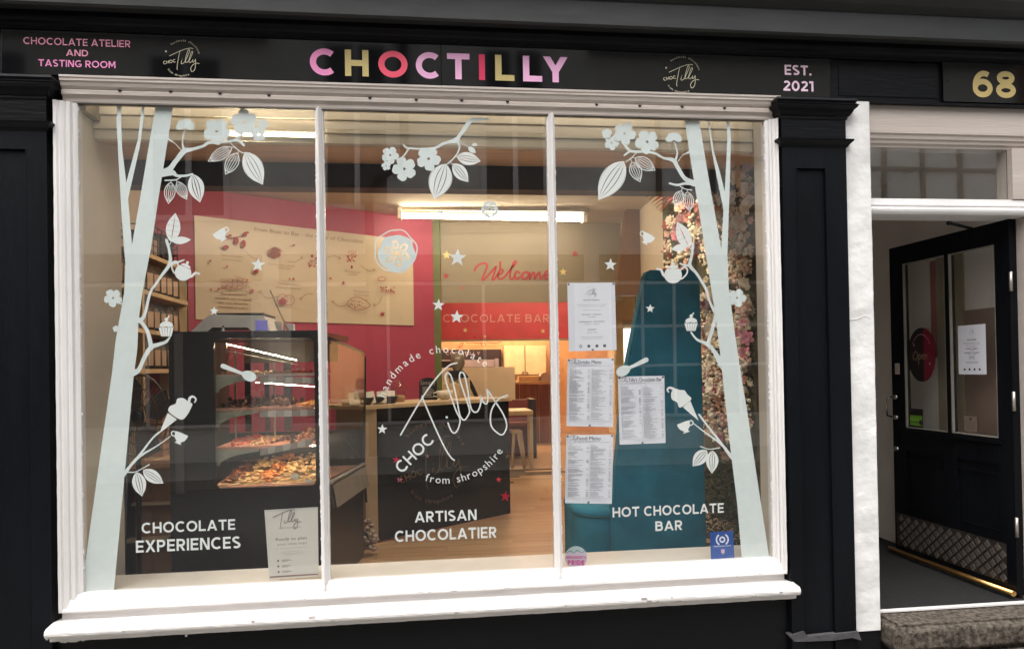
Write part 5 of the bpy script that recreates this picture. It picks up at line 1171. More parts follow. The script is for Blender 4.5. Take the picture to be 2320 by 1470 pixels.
# clutter below the case
b = MB()
for i in range(40): b.ball((at(815,1200,1.5).x+R.uniform(-.09,.10), 1.55+R.uniform(-.05,.05), .03+R.uniform(0,.20)), R.uniform(.015,.035), sz=.6, seg=6, rings=4, rot=Matrix.Rotation(R.uniform(0,3),3,'X'))
tag(b.build('rubbish_bag', mat('crumpled clear film', (0.30,0.22,0.17), 0.25)), 'crumpled bag of packaging on the floor beside the counter', 'bag')

# =================================================================== flower wall on the right-hand wall
PXW = 2.0
def hitx(px, py, X=PXW):
    d = at(px,py,1.0)-CAM; return CAM+d*((X-CAM.x)/d.x)
fw_ = thing('flower_wall', 'wall panel of pink, cream and white artificial flowers with greenery behind the right tree sticker', 'flowers', (0,0,0))
pA, pB = hitx(1712,600), hitx(1500,600)
MB().box(2.03, 2.055, pA.y-.02, pB.y+.05, .15, 2.72).build('backing', mat('dark moss backing', (0.10,0.095,0.06), 0.95, var=.6, vs=14), fw_)
def flower_mesh(kind):
    b = MB()
    rings = {0: [(5,.95,.25),(5,.75,.55),(5,.50,.95),(4,.28,1.2)], 1: [(6,1.0,.05),(5,.6,.45)], 2: [(9,1.0,.15),(9,.85,.4),(8,.65,.7),(6,.4,1.0),(4,.2,1.3)]}[kind]
    for ri, (n, r, el) in enumerate(rings):
        for i in range(n):
            a = 2*PI*(i+ri*.5)/n; w_ = PI/n*1.15*r if kind < 2 else .30*r
            c, s_ = math.cos(a), math.sin(a); ce, se = math.cos(el), math.sin(el)
            pts = []
            for (t, ww, lift) in ((.08,.25,0),(.55,1.0,.05),(.9,.75,.02 if kind != 2 else .0)):
                for q in (-1, 0, 1):
                    rr = r*t*ce; zz = r*t*se+lift-(abs(q)*-.10*t*r)+ri*.02; lx = rr; ly = q*w_*ww*.55
                    pts.append((lx*c-ly*s_, lx*s_+ly*c, zz))
            pts.append((r*1.0*ce*c, r*1.0*ce*s_, r*1.0*se-.05*r))
            b.add(pts, [(0,1,4,3),(1,2,5,4),(3,4,7,6),(4,5,8,7),(6,7,9),(7,8,9)], True)
    return b.mesh('flower')
fmats = {'cream': mat('cream petal', (0.85,0.77,0.62), .7, var=.2, vs=14), 'white': mat('white petal', (0.85,0.80,0.72), .7, var=.15, vs=14), 'rose': mat('dusky rose petal', (0.58,0.25,0.22), .7, var=.3, vs=14),
         'rust': mat('rust petal', (0.30,0.06,0.04), .7, var=.3, vs=14), 'blush': mat('blush petal', (0.76,0.50,0.40), .7, var=.2, vs=14), 'pink': mat('pink petal', (0.74,0.30,0.38), .7, var=.25, vs=14), 'mauve': mat('mauve petal', (0.30,0.15,0.16), .7, var=.3, vs=14), 'yellow': mat('pale yellow petal', (0.62,0.52,0.22), .7, var=.2, vs=14)}
fme = {}
for k in range(3):
    base = flower_mesh(k)
    for nme, m in fmats.items(): c = base.copy(); c.materials.append(m); fme[(k, nme)] = c
def add_flower(px, py, rpx, kind, colr):
    p = hitx(px, py, PXW-R.uniform(.0,.07)); r = rpx*(p-CAM).length/FPX
    o = bpy.data.objects.new('flower', fme[(kind, colr)]); COL.objects.link(o); o.parent = fw_
    d = (Vector((-1, -.55, 0))+Vector((R.uniform(-.3,.3), R.uniform(-.3,.3), R.uniform(-.35,.35)))).normalized()
    o.rotation_euler = (d.to_track_quat('Z','Y').to_matrix() @ Matrix.Rotation(R.uniform(0,6),3,'Z')).to_euler(); o.location = p; o.scale = (r, r, r*R.uniform(.8,1.1))
big = [(1528,395,22,2,'rust'),(1548,412,20,0,'rust'),(1545,350,18,0,'rose'),(1570,318,16,2,'mauve'),(1620,300,15,0,'cream'),(1632,345,20,0,'white'),(1660,330,22,0,'cream'),(1640,400,18,0,'yellow'),(1675,400,24,1,'cream'),(1690,418,20,1,'white'),
       (1520,450,12,0,'rose'),(1540,470,14,0,'blush'),(1555,488,20,2,'blush'),(1520,500,14,2,'cream'),(1583,470,14,0,'rose'),(1575,530,22,2,'cream'),(1622,455,18,2,'cream'),(1612,500,20,2,'cream'),(1690,470,20,1,'white'),(1672,500,18,1,'white'),
       (1530,535,12,0,'pink'),(1517,560,12,0,'blush'),(1560,560,14,0,'rose'),(1530,600,14,0,'cream'),(1660,530,14,0,'blush'),(1625,540,16,2,'mauve'),(1680,590,13,0,'blush'),(1668,620,14,0,'blush'),(1690,640,12,0,'cream'),(1676,700,13,0,'blush'),(1690,712,12,0,'blush'),
       (1600,690,15,0,'mauve'),(1600,740,20,2,'mauve'),(1604,790,20,2,'blush'),(1672,752,20,0,'white'),(1692,765,18,1,'pink'),(1690,800,15,1,'pink'),(1680,830,12,1,'white'),(1600,845,26,0,'white'),(1612,875,20,1,'white'),(1597,905,20,1,'cream'),(1634,880,14,1,'white'),(1686,860,10,1,'blush'),
       (1640,950,16,1,'white'),(1620,960,15,1,'cream'),(1634,990,12,0,'pink'),(1645,1030,14,0,'blush'),(1628,1005,9,0,'rose'),(1614,935,12,1,'white')]
for f_ in big: add_flower(*f_)
for i in range(230):
    py = R.triangular(262, 1010, 480); lo = 1506 if py < 640 else 1590; hi = 1702-(0 if py < 880 else 30)
    px = R.uniform(lo, hi); u = (px-lo)/(hi-lo)
    colr = R.choice(['rust','rose','blush','mauve','rose'] if u < .45 and py < 620 else (['cream','white','blush','cream','white','cream'] if py < 700 else ['white','cream','blush','pink','cream']))
    add_flower(px, py, R.uniform(7.5,14), R.choice((0,1,2,0)), colr)
for nm_, n_, cs_ in (('florets', 520, 'blush'), ('florets', 700, 'cream'), ('florets', 200, 'rose'), ('florets', 420, 'white')):
    b = MB()
    for i in range(n_//9):
        py = R.uniform(300, 1000); lo = 1510 if py < 640 else 1600; p = hitx(R.uniform(lo, 1700), py, PXW-.03)
        for q_ in range(9): b.ball((p.x-R.uniform(0,.03), p.y+R.uniform(-.07,.07), p.z+R.uniform(-.045,.045)), R.uniform(.008,.015), seg=6, rings=4)
    o = b.build(nm_, fmats[cs_], fw_); o['kind'] = 'stuff'
b = MB()
for i in range(1700):
    p = hitx(R.uniform(1594,1700), R.uniform(1030,1262), PXW-.0-R.uniform(0,.06)); s_ = R.uniform(.010,.020)
    q = Matrix.Rotation(R.uniform(0,6),3,'X') @ Matrix.Rotation(R.uniform(0,6),3,'Y'); b.add([p+q @ (Vector(v)*s_) for v in ((-1,0,0),(0,-.5,.1),(1,0,0),(0,.5,.1))], [(0,1,2,3)])
o = b.build('boxwood', mat('boxwood leaf', (0.022,0.045,0.015), .6, var=.5, vs=18), fw_); o['kind'] = 'stuff'
b = MB()
for i in range(1300):
    py = R.uniform(255, 1250); lo = 1506 if py < 640 else 1588; hi = 1706
    if py > 1030: hi = 1690
    p = hitx(R.uniform(lo,hi), py, PXW+.02-R.uniform(0,.05)); s_ = R.uniform(.010,.028) if py < 1030 else R.uniform(.006,.014)
    q = Matrix.Rotation(R.uniform(0,6),3,'X') @ Matrix.Rotation(R.uniform(0,6),3,'Y'); vs = [Vector(v)*s_ for v in ((-1,0,0),(0,-.45,.1),(1,0,0),(0,.45,.1))]; b.add([p+q @ v for v in vs], [(0,1,2,3)])
o = b.build('leaves', mat('dark leaf', (0.035,0.055,0.02), .6, var=.5, vs=18), fw_); o['kind'] = 'stuff'
for px, py, s_ in ((1680,375,.05),(1688,545,.055),(1695,890,.04),(1688,985,.03),(1700,860,.03)):
    p = hitx(px,py,PXW-.08); vs = [(p.x+s_*u*.3, p.y+s_*u, p.z+s_*v) for u, v in ((-1,0),(-.4,.45),(.5,.5),(1,.1),(.5,-.45),(-.4,-.4))]; MB().add(vs+[(x-.002,y,z) for x,y,z in vs], [tuple(range(6)), tuple(range(11,5,-1))]).build('leaf', mat('green leaf', (0.04,0.10,0.03), .5, var=.3), fw_)
b = MB()
for i in range(9):
    p0 = hitx(1545+R.uniform(-8,10), 400+i*5, PXW-.08); p1 = hitx(1462+i*4+R.uniform(-5,5), 442+i*5, PXW-.16); b.tube([p0, (p0+p1)/2+Vector((0,0,.015)), p1], [.006,.008,.002], seg=5)
b.build('rust_sprig', fmats['rust'], fw_)
b = MB()
for i in range(12):
    p0 = hitx(1678,412,PXW-.10); p1 = hitx(1700+R.uniform(-10,22), 402+R.uniform(-16,14), PXW-.10); b.tube([p0,p1],.0015,seg=4); b.ball(p1,.009,sz=.5,seg=6,rings=4)
b.build('green_sprig', mat('green leaf', (0.04,0.10,0.03), .5), fw_)

# =================================================================== WINDOW VINYLS (on the inner face of the glass)
DY = .0100
DC = [0]
def dpl():
    DC[0] = (DC[0]+1) % 60; return Flat(onplane(DY-DC[0]*.0000471, .000031))
def pod_pts(b, t, hw, s, n=16, k=1.0):
    ax = (t[0]-b[0], t[1]-b[1]); L = math.hypot(*ax); nx, ny = -ax[1]/L, ax[0]/L; out = []
    for i in range(n+1):
        u = i/n; pr = math.sin(PI*u**.85)**.85 if 0 < u < 1 else 0
        if u > .8: pr *= (1-u)/.2*.35+.65
        out.append((b[0]+ax[0]*u+nx*hw*pr*s, b[1]+ax[1]*u+ny*hw*pr*s))
    return out
def pod(par, b, t, hw, filled, m=None):
    F = dpl()
    if filled:
        g_ = .055 if hw < 18 else .035; cuts = [-1,-.45-g_,-.45+g_,-g_,g_,.45-g_,.45+g_,1]
        for i in range(0, 8, 2):
            A = pod_pts(b, t, hw, cuts[i]); B_ = pod_pts(b, t, hw, cuts[i+1]); F.poly(A+B_[::-1][1:-1])
        F.stroke(pod_pts(b, t, hw*1.06, 1), 1.6); F.stroke(pod_pts(b, t, hw*1.06, -1), 1.6)
    else:
        F.stroke(pod_pts(b, t, hw, 1), 1.9); F.stroke(pod_pts(b, t, hw, -1), 1.9)
        for s_ in (-.6,-.2,.2,.6): F.stroke(pod_pts(b, t, hw, s_)[2:-2], 1.5)
    F.build('pod', m or vinylw, par)
def leaf(par, b, t, hw, veins=True):
    F = dpl(); 
    if veins:
        for sg_ in (-1, 1):
            A = pod_pts(b, t, hw, sg_*.05); B_ = pod_pts(b, t, hw, sg_*1.0); n = len(A)-1
            for j in range(5):
                i0, i1 = int(n*j/5), int(n*(j+1)/5); seg = A[i0:i1+1]+B_[i0:i1+1][::-1]
                cx = sum(p[0] for p in seg)/len(seg); cy = sum(p[1] for p in seg)/len(seg)
                F.poly([(cx+(p[0]-cx)*.985, cy+(p[1]-cy)*.965) for p in seg if True])
        F.stroke(pod_pts(b, t, hw, 1), 1.6); F.stroke(pod_pts(b, t, hw, -1), 1.6)
    else: F.poly(pod_pts(b, t, hw, 1)+pod_pts(b, t, hw, -1)[::-1][1:-1])
    F.build('leaf', vinylw, par)
def blossom(par, cx, cy, r, rot=0.0, n=5, m=None, miss=()):
    F = dpl(); fan = bool(miss)
    if fan: cy += r*.42
    for i in range(n):
        a = rot+(2*PI*i/n if not fan else (i-2)*.60); c, s_ = math.cos(a), math.sin(a); pts = []
        for (u, v) in ((.08,0),(.24,-.19),(.50,-.37),(.80,-.38),(1.0,-.14),(.94,.10),(.84,.34),(.52,.38),(.24,.19)): pts.append((cx+r*(u*c-v*s_), cy+r*(u*s_+v*c)))
        F.poly(crspline(pts, 3, closed=True))
    F.build('blossom', m or vinyl, par)
def branch(par, pts, m=None, name='branch'):
    F = dpl(); F.stroke(crspline(pts, 4), 1); F.build(name, m or vinyl, par)
def loc(cx, cy, sc, rot):
    c, s_ = math.cos(rot), math.sin(rot); return lambda u, v: (cx+sc*(u*c-v*s_), cy+sc*(u*s_+v*c))
def cup_decal(par, cx, cy, sc, rot, flip=1):
    L = loc(cx, cy, sc, rot); F = dpl()
    pts = [(-1,-.75),(-.4,-.80),(.3,-.78),(1,-.75),(.95,-.2),(.75,.25),(.38,.55),(.35,.72),(.62,.92),(-.62,.92),(-.35,.72),(-.38,.55),(-.75,.25),(-.95,-.2)]
    F.poly([L(flip*u, v) for u, v in pts]); F.stroke([L(flip*u, v) for u, v in crspline([(-.93,-.5),(-1.25,-.62),(-1.5,-.35),(-1.35,.02),(-.9,.05)],4)], sc*.17)
    F.build('teacup', vinylw, par)
def teapot_decal(par, cx, cy, sc, rot, flip=1):
    L = lambda u, v: loc(cx, cy, sc, rot)(flip*u, v); F = dpl()
    F.poly([L(1.0*math.cos(t), .05+.95*math.sin(t)) for t in [2*PI*i/30 for i in range(30)] if math.sin(t) > -.78])
    F.poly([L(*p) for p in [(-.66,-.74),(-.45,-.98),(0,-1.12),(.45,-.98),(.66,-.74),(0,-.68)]]); F.disc(*L(0,-1.27), sc*.17, 12)
    F.poly([L(*p) for p in [(-.85,.45),(-1.25,.1),(-1.45,-.45),(-1.95,-.55),(-1.85,-.75),(-1.25,-.65),(-1.0,-.1),(-.8,0)]])
    F.stroke([L(*p) for p in crspline([(.85,-.5),(1.25,-.85),(1.6,-.6),(1.55,-.1),(1.15,.35),(.9,.5)],4)], sc*.17)
    F.build('teapot', vinylw, par)
def cupcake_decal(par, cx, cy, sc):
    F = dpl(); L = loc(cx, cy, sc, 0)
    for i in range(5):
        a, b_ = -.9+.36*i, -.9+.36*(i+1)-.05; F.poly([L(a,-.05-.08*(i%2)),L((a+b_)/2,.05),L(b_,-.05-.08*((i+1)%2)),L(b_*.66,1.0),L(a*.66,1.0)])
    F.poly([L(*p) for p in [(-.78,-.12),(-.7,-.45),(-.35,-.66),(0,-.72),(.35,-.66),(.7,-.45),(.78,-.12),(.4,-.05),(0,-.14),(-.4,-.05)]]); F.disc(*L(0,-.92), sc*.22, 12); F.poly([L(.02,-1.1),L(.38,-1.45),L(.30,-1.1)])
    F.build('cupcake', vinylw, par)
def spoon_decal(a, b_, label):
    F = dpl(); F.stroke([(a[0],a[1],11),(a[0]+(b_[0]-a[0])*.3,a[1]+(b_[1]-a[1])*.3,9.5),(a[0]+(b_[0]-a[0])*.65,a[1]+(b_[1]-a[1])*.65,7.5),(b_[0],b_[1],7)], 8)
    d = math.atan2(b_[1]-a[1], b_[0]-a[0]); L = loc(*b_, 1, d); F.poly([L(13+17*math.cos(t), 11.5*math.sin(t)*(1+.12*math.cos(t))) for t in [2*PI*i/24 for i in range(24)]])
    tag(F.build('spoon_decal', vinyl), label, 'window sticker', 'spoon stickers')
def cone_decal(par, tip, ra, rb, blobs, curl):
    F = dpl(); F.poly([tip, ra, rb]); F.build('cone', vinylw, par); F = dpl()
    F.poly(crspline(blobs, 4, closed=True)); F.stroke(crspline(curl, 5), 5); F.build('ice_cream', vinylw, par)

lt = thing('tree_decal', 'pale mint tree sticker on the left pane with cocoa pods and a teapot', 'window sticker', (0,0,0), 0, 'tree stickers on the window')
F = dpl(); F.poly([(353,238),(393,238),(359,450),(342,563),(325,649),(314,725),(311,793),(303,850),(282,1078),(258,1338),(184,1340),(218,1095),(253,850),(262,771),(281,664),(284,597),(281,563),(275,480),(268,354),(264,280),(266,238),(276,238),(274,268),(277,339),(286,414),(312,317),(322,238),(328,238),(324,280),(317,332),(290,451),(299,554),(312,480)]); F.build('trunk', vinyl, lt)
branch(lt, [(366,392,16),(384,384,13),(397,367,11),(417,343,12),(434,339,7.5),(461,331,6),(474,323.5,7),(516,321,5),(538,318,5.5),(553,330,5)])
branch(lt, [(417,340,8),(413.5,326,3.5),(415,310,2.6),(418.6,295,2)]); branch(lt, [(411,342,1.5),(402,331,1.5),(393,323,1.8),(381,315,6)])
branch(lt, [(530,318,5),(545,308,5),(553,298,7),(563,290,6),(573,284,3),(586,281,1.5)])
branch(lt, [(366,394,15),(390.5,391.7,12),(398,397,7),(406,399,6),(423.5,398,5),(436,394.5,4)]); branch(lt, [(412,400,2),(405,404.5,2.5),(397,408,3),(374,409,3)]); branch(lt, [(522,323.5,1.6),(530,333,1.8),(538,339,2),(548,346,2),(556,347,2.2)])
branch(lt, [(538,339,1.5),(532,333,1.6),(525,336,1.6)]); branch(lt, [(541,341,1.5),(540,346,1.6),(537,349,1.6)]); branch(lt, [(388,409,1.6),(387,414,1.8)]); branch(lt, [(399,408,1.6),(401.5,413,1.8)])
blossom(lt, 420, 282, 22, -PI/2, 5, miss=(2,3)); blossom(lt, 491, 298, 31, .3); blossom(lt, 553, 277, 31, .9, m=None); blossom(lt, 596, 282, 13, .2); blossom(lt, 586, 305, 17, -.5)
pod(lt, (524.6,334.5), (472,366), 12.5, False); pod(lt, (537.8,347.7), (511,395), 14, False); pod(lt, (556,346), (595,418), 20, True)
pod(lt, (387,413.7), (381.7,461), 12, False); pod(lt, (401.5,412.6), (423,451.5), 11, False); pod(lt, (437,396), (453,458), 16.5, True)
branch(lt, [(310,728,12),(326.5,716,7),(340,664,6),(352,645,5.5),(366,624.5,6),(384.7,597,8),(384,570,6),(377,544,6.5)]); branch(lt, [(384.7,600,6),(403,594,5),(417,589,3)])
leaf(lt, (388,547), (397.5,483.7), 15.5); leaf(lt, (389,546), (433,543), 8.5, False); branch(lt, [(380,560,3),(388,547,1.5),(392,530,1)])
teapot_decal(lt, 415, 617, 19, .42, -1)
branch(lt, [(300,845,16),(314,838,10),(326.5,811,9),(342,787,10),(360,780,8),(375.5,774.5,6.5),(384.7,764,3.5)]); branch(lt, [(343,788,10),(336,756,9),(328,740,8),(314,722,9)])
cupcake_decal(lt, 377, 742, 20); blossom(lt, 256, 675, 21, .4); branch(lt, [(262,684,2),(280,690,3)]); blossom(lt, 263,745,8,1)
branch(lt, [(278,1078,9),(296,1054,6.5),(320,1025.5,5),(345,993,4),(361,978.6,4)]); branch(lt, [(300,1050,5),(320,1031,4.5),(355,1010,3),(386,988,1.6)])
cone_decal(lt, (361,981), (380,935), (401,950), [(382,932),(385,920),(398,914),(402,903),(416,902),(428,911),(436,915),(430,930),(424,940),(414,950),(402,947)], [(428,914,6),(430,902,6),(437,898,4.5),(444,904,3.5),(441,911,2.6)])
cup_decal(lt, 408, 992, 15, math.radians(22)); branch(lt, [(290,1069,3),(305,1069,2.4),(320.5,1062,2),(338,1052,2.6)]); pod(lt, (310,1070), (321.6,1123), 14, True); pod(lt, (325,1065), (369.4,1094), 12.5, True)

rt = thing('tree_decal', 'pale mint tree sticker on the right pane with a cocoa pod and an upright teapot', 'window sticker', (0,0,0), 0, 'tree stickers on the window')
F = dpl(); F.poly([(1551,274),(1567,378),(1583,474),(1602,595),(1620,708),(1633,814),(1642,900),(1655,1017),(1670,1139),(1681,1269),(1743.5,1267),(1716,1088),(1692,925),(1679,850),(1665,756),(1651,654),(1648,574),(1650,520),(1653,429),(1656,314),(1653,276),(1646,276),(1648,314),(1642,435),(1632,394),(1618,346),(1607,276),(1604,276),(1613,346),(1627,416),(1639,474),(1634,563),(1602,384),(1584,274)]); F.build('trunk', vinyl, rt)
branch(rt, [(1572,416,14),(1550.6,403.5,9),(1534.6,378,9),(1525,363,9),(1502.6,358,5),(1483.5,347.5,6),(1460,344,5),(1442,344,6),(1426,341,6),(1413,323.5,6),(1406.7,314,3)]); branch(rt, [(1428,342,5),(1414.7,352,4)])
branch(rt, [(1530,364,6),(1534.6,349,4),(1532,335,2.5),(1527.6,322,2)]); branch(rt, [(1536,366,1.5),(1547,352,1.5),(1562,345,5)]); branch(rt, [(1572,415,12),(1550.6,416,6),(1534.6,419.4,5),(1517,415.6,4)]); branch(rt, [(1541,422.6,2),(1553.8,429,2),(1567,430.6,3)])
branch(rt, [(1442,346,1.6),(1432,357,1.8),(1418,366.7,2)]); branch(rt, [(1433,357,1.5),(1440,359,1.6)]); branch(rt, [(1428,360,1.5),(1432,368,1.6)]); branch(rt, [(1546,425,1.5),(1544,433,1.6)]); branch(rt, [(1557,429,1.5),(1557,435,1.6)])
blossom(rt, 1527, 311, 19, -PI/2, 5, miss=(2,3)); blossom(rt, 1466, 322, 28, .5); blossom(rt, 1415, 303, 26, .2); blossom(rt, 1374.8, 302.7, 12, 1); blossom(rt, 1386, 324, 17, .2)
pod(rt, (1413,366.7), (1356,453), 24, True); pod(rt, (1432,368), (1450,412), 13, False); pod(rt, (1440,358.7), (1484,386), 13.5, False); pod(rt, (1544,433), (1530,468), 11.5, False); pod(rt, (1557,435.4), (1562.7,479), 11.5, False)
branch(rt, [(1622,712,7),(1611,691,5),(1604,670,5),(1598.5,652.8,6),(1579,620.8,6),(1563,601.7,8),(1566,585,6),(1568,572.9,6),(1570,553,6)]); branch(rt, [(1562,601.7,6),(1551,601,5),(1541,597,4)])
leaf(rt, (1561,560), (1534.6,504), 15.5); leaf(rt, (1556,559), (1521,565), 8.5, False); branch(rt, [(1568,566,3),(1560,560,1.5)]); teapot_decal(rt, 1525, 622, 20, 0)
branch(rt, [(1636,826,16),(1617,794.6,9),(1601,778.6,8),(1579,769,5),(1566,753,4)]); branch(rt, [(1603,781,8),(1612.6,749.8,8),(1624,705,7)]); cupcake_decal(rt, 1566, 732, 17.5)
blossom(rt, 1670, 675, 21, .1); branch(rt, [(1648,680,3),(1662,682,2)])
cone_decal(rt, (1583,953), (1547,922), (1564,908), [(1546,921),(1538,922),(1534,911),(1522,904),(1521,889),(1528,880),(1540,883),(1551,884),(1557,893),(1566,901),(1563,908)], [(1530,886,7),(1524,880,6),(1516,878,4.5),(1512,883,3.5),(1515,888,2.6)])
cup_decal(rt, 1551, 967, 14.5, math.radians(-20), -1)
branch(rt, [(1660,1038,9),(1643,1016,6),(1631,999.7,5),(1606,968,4.5),(1584,939,4)]); branch(rt, [(1645,1016,5),(1624,998,4.5),(1596,978,3),(1569,957,2)]); branch(rt, [(1587,1011,2.6),(1607,1017,2),(1630,1014,3)]); pod(rt, (1600.5,1020), (1570,1055), 13, True); pod(rt, (1614,1021), (1613,1071), 12.5, True)
# centre spray
cs = thing('blossom_spray_decal', 'pale branch sticker with blossoms and cocoa pods at the top of the middle pane', 'window sticker', (0,0,0))
branch(cs, [(1105,270,5),(1085,271,8),(1066,274,10),(1050,296,9),(1040,309,8),(1033,318,12),(1018,322,7),(1002.7,326.5,6),(990,334,6),(978,337,6),(950,337.5,4),(934.7,336.7,4),(921,335,4),(914,328,4)])
branch(cs, [(926,337,4),(917.7,350,3.5),(910,358,4),(904,366,4)]); branch(cs, [(1035,320,7),(1041,330,4),(1040,339,3.5),(1035,350,3),(1026,361,3),(1013,372,3)]); branch(cs, [(1040,317,1.5),(1050,326,1.5),(1062,334,1.5)]); branch(cs, [(1020,368,1.6),(1026,373,1.6)]); branch(cs, [(1033,356,1.6),(1037,355,1.6)])
blossom(cs, 884, 352, 20, .2); blossom(cs, 875, 376, 11, .8); blossom(cs, 916, 383, 28, .6); blossom(cs, 971, 360, 28, .2)
pod(cs, (1009,372), (984,451), 24, True); pod(cs, (1036,355), (1088,365.6), 13, True); pod(cs, (1027,372), (1060.5,412), 13, True)
F = dpl(); F.poly(pod_pts((1061,333),(1078,347),6,1)+pod_pts((1061,333),(1078,347),6,-1)[::-1][1:-1]); F.disc(1075,328,6,12,4); F.build('bud', vinyl, cs)
tag(lt, lt['label']); 
for (x, y, r, lb) in ((584.5,600,17,'white star sticker over the poster in the left pane'),(485,705,11,'white star sticker above the weighing scale'),(1036.6,584,21,'largest white star sticker, left of the word Welcome'),(993.4,691,14.5,'white star sticker just below the Welcome board, higher of two'),(1035,718,16,'white star sticker on the red header band'),(866,972,12,'white star sticker left of the large script logo'),(1383,600,15,'white star sticker right of the middle glazing bar above the papers'),(1473,699,10.5,'small white star sticker on the teal booth'),(999,481,8,'tiny pale star sticker over the lit fluorescent tube')):
    F = dpl(); F.star(x, y, r, .05); tag(F.build('star_decal', vinylw if r > 8.5 else vinyl), lb, 'window sticker', 'star stickers on the window')
for cx, cy, r, lb in ((899,574,42,'large round cocoa slice sticker overlapping the poster edge'),(1109.5,475,19,'small round cocoa slice sticker over the fluorescent light')):
    F = dpl(); wob = lambda a, rr: rr*(1+.035*math.sin(5*a)+.02*math.sin(8*a+1))
    outer = [(cx+wob(2*PI*i/48, r)*math.cos(2*PI*i/48), cy+wob(2*PI*i/48, r)*math.sin(2*PI*i/48)) for i in range(48)]
    holes = []; 
    for k in range(6):
        a = k*PI/3+.35; hx, hy = cx+r*.48*math.cos(a), cy+r*.48*math.sin(a); holes.append([(hx+r*.25*math.cos(t)*math.cos(a)-r*.185*math.sin(t)*math.sin(a), hy+r*.25*math.cos(t)*math.sin(a)+r*.185*math.sin(t)*math.cos(a)) for t in [2*PI*i/14 for i in range(14)]])
    holes.append([(cx+(r*.13 if i % 2 else r*.2)*math.cos(PI*i/6+.35), cy+(r*.13 if i % 2 else r*.2)*math.sin(PI*i/6+.35)) for i in range(12)])
    F.poly(outer, holes)
    for h in holes[:6]:
        hx = sum(p[0] for p in h)/14; hy = sum(p[1] for p in h)/14; F.poly([(hx+(p[0]-hx)*.62, hy+(p[1]-hy)*.62) for p in h])
    if r > 30: F.stroke([(cx-3+wob(2*PI*i/48+.4, r*1.14)*math.cos(2*PI*i/48), cy-5+wob(2*PI*i/48+.4, r*1.14)*math.sin(2*PI*i/48)) for i in range(48)], 3, closed=True)
    tag(F.build('cocoa_slice_decal', vinyl), lb, 'window sticker')
for cx, cy, r_, lb, fl_ in ((500,533,15,'white teacup sticker on the kraft poster in the left pane',1),(1467,541,14,'white teacup sticker left of the flower wall in the right pane',-1)):
    L_ = thing('teacup_decal', lb, 'window sticker', (0,0,0), 0, 'teacup stickers'); cup_decal(L_, cx, cy, r_, math.radians(32 if fl_ < 0 else -32), 1 if fl_ < 0 else -1)
    if fl_ < 0: pass
spoon_decal((505,829), (552,847), 'pale spoon sticker over the display case'); spoon_decal((1464,815), (1424,834), 'pale spoon sticker above the menus on the teal booth')
# lettering on the glass
def glass_line(x0, x1, yb, yt, t, par, w=.19, slope=0.0):
    F = Flat(onplane(DY, .00002)); xm = (x0+x1)/2; a = at(x0, yb, DY); b_ = at(x1, yb, DY); zb = at(xm, yb, DY).z; zt = at(xm, yt, DY).z
    F = Flat(lambda x, z, k: (x, DY-.00002*k, z)); put_text(F, t, a.x, zb, zt-zb, w=w, sp=.15, width=b_.x-a.x); F.build('lettering', vinylw, par)
t1 = thing('window_lettering', 'white lettering CHOCOLATE EXPERIENCES on the left pane', 'lettering'); glass_line(321,533,1203.5,1179.5,'CHOCOLATE',t1); glass_line(308,545,1246,1219,'EXPERIENCES',t1)
t2 = thing('window_lettering', 'white lettering ARTISAN CHOCOLATIER on the middle pane', 'lettering'); glass_line(940,1080,1180,1156,'ARTISAN',t2); glass_line(895,1125,1222,1197,'CHOCOLATIER',t2)
t3 = thing('window_lettering', 'white lettering HOT CHOCOLATE BAR on the right pane', 'lettering'); glass_line(1388,1640,1166,1144,'HOT CHOCOLATE',t3); glass_line(1485,1546,1201,1179,'BAR',t3)
F = Flat(onplane(DY, .00002)); logo(F, lambda u, v: (u, v), -1, star_=False); tag(F.build('script_logo_decal', vinylw), 'large white script logo with circular lettering on the middle pane', 'window sticker')
for o_ in [o for o in COL.objects if o.name.startswith('window_lettering')]: o_['category'] = 'lettering'

# papers taped inside the glass
PY = .0125
def sheet(name, q, label, cat, m=paper):
    t = thing(name, label, cat, (0,0,0)); b = MB(); f = [at(x, y, PY) for x, y in q]; g = [v+Vector((0,.0006,0)) for v in f]
    b.add([tuple(v) for v in f+g], [(3,2,1,0),(4,5,6,7),(0,1,5,4),(1,2,6,5),(2,3,7,6),(3,0,4,7)]); b.build('paper', m, t); return t
def qmap(q, k0=4): # unit square (u right 0..1, v down 0..1) to the sheet
    (ax, ay), (bx, by), (cx_, cy_), (dx, dy) = q
    def f_(u, v, k):
        x = (ax*(1-u)+bx*u)*(1-v)+(dx*(1-u)+cx_*u)*v; y = (ay*(1-u)+by*u)*(1-v)+(dy*(1-u)+cy_*u)*v; return (lambda p: (p.x, PY-.00002*(k+k0), p.z))(at(x, y, PY))
    return f_
def tacks(t, q, n3=True):
    F = Flat(qmap(q, 2)); 
    for u, v in ((.03,.02),(.97,.02),(.5,.985)): F.disc(u, v, .026, 10, .017)
    F.build('tape', mat('grey tack', (.16,.15,.15), .6), t)
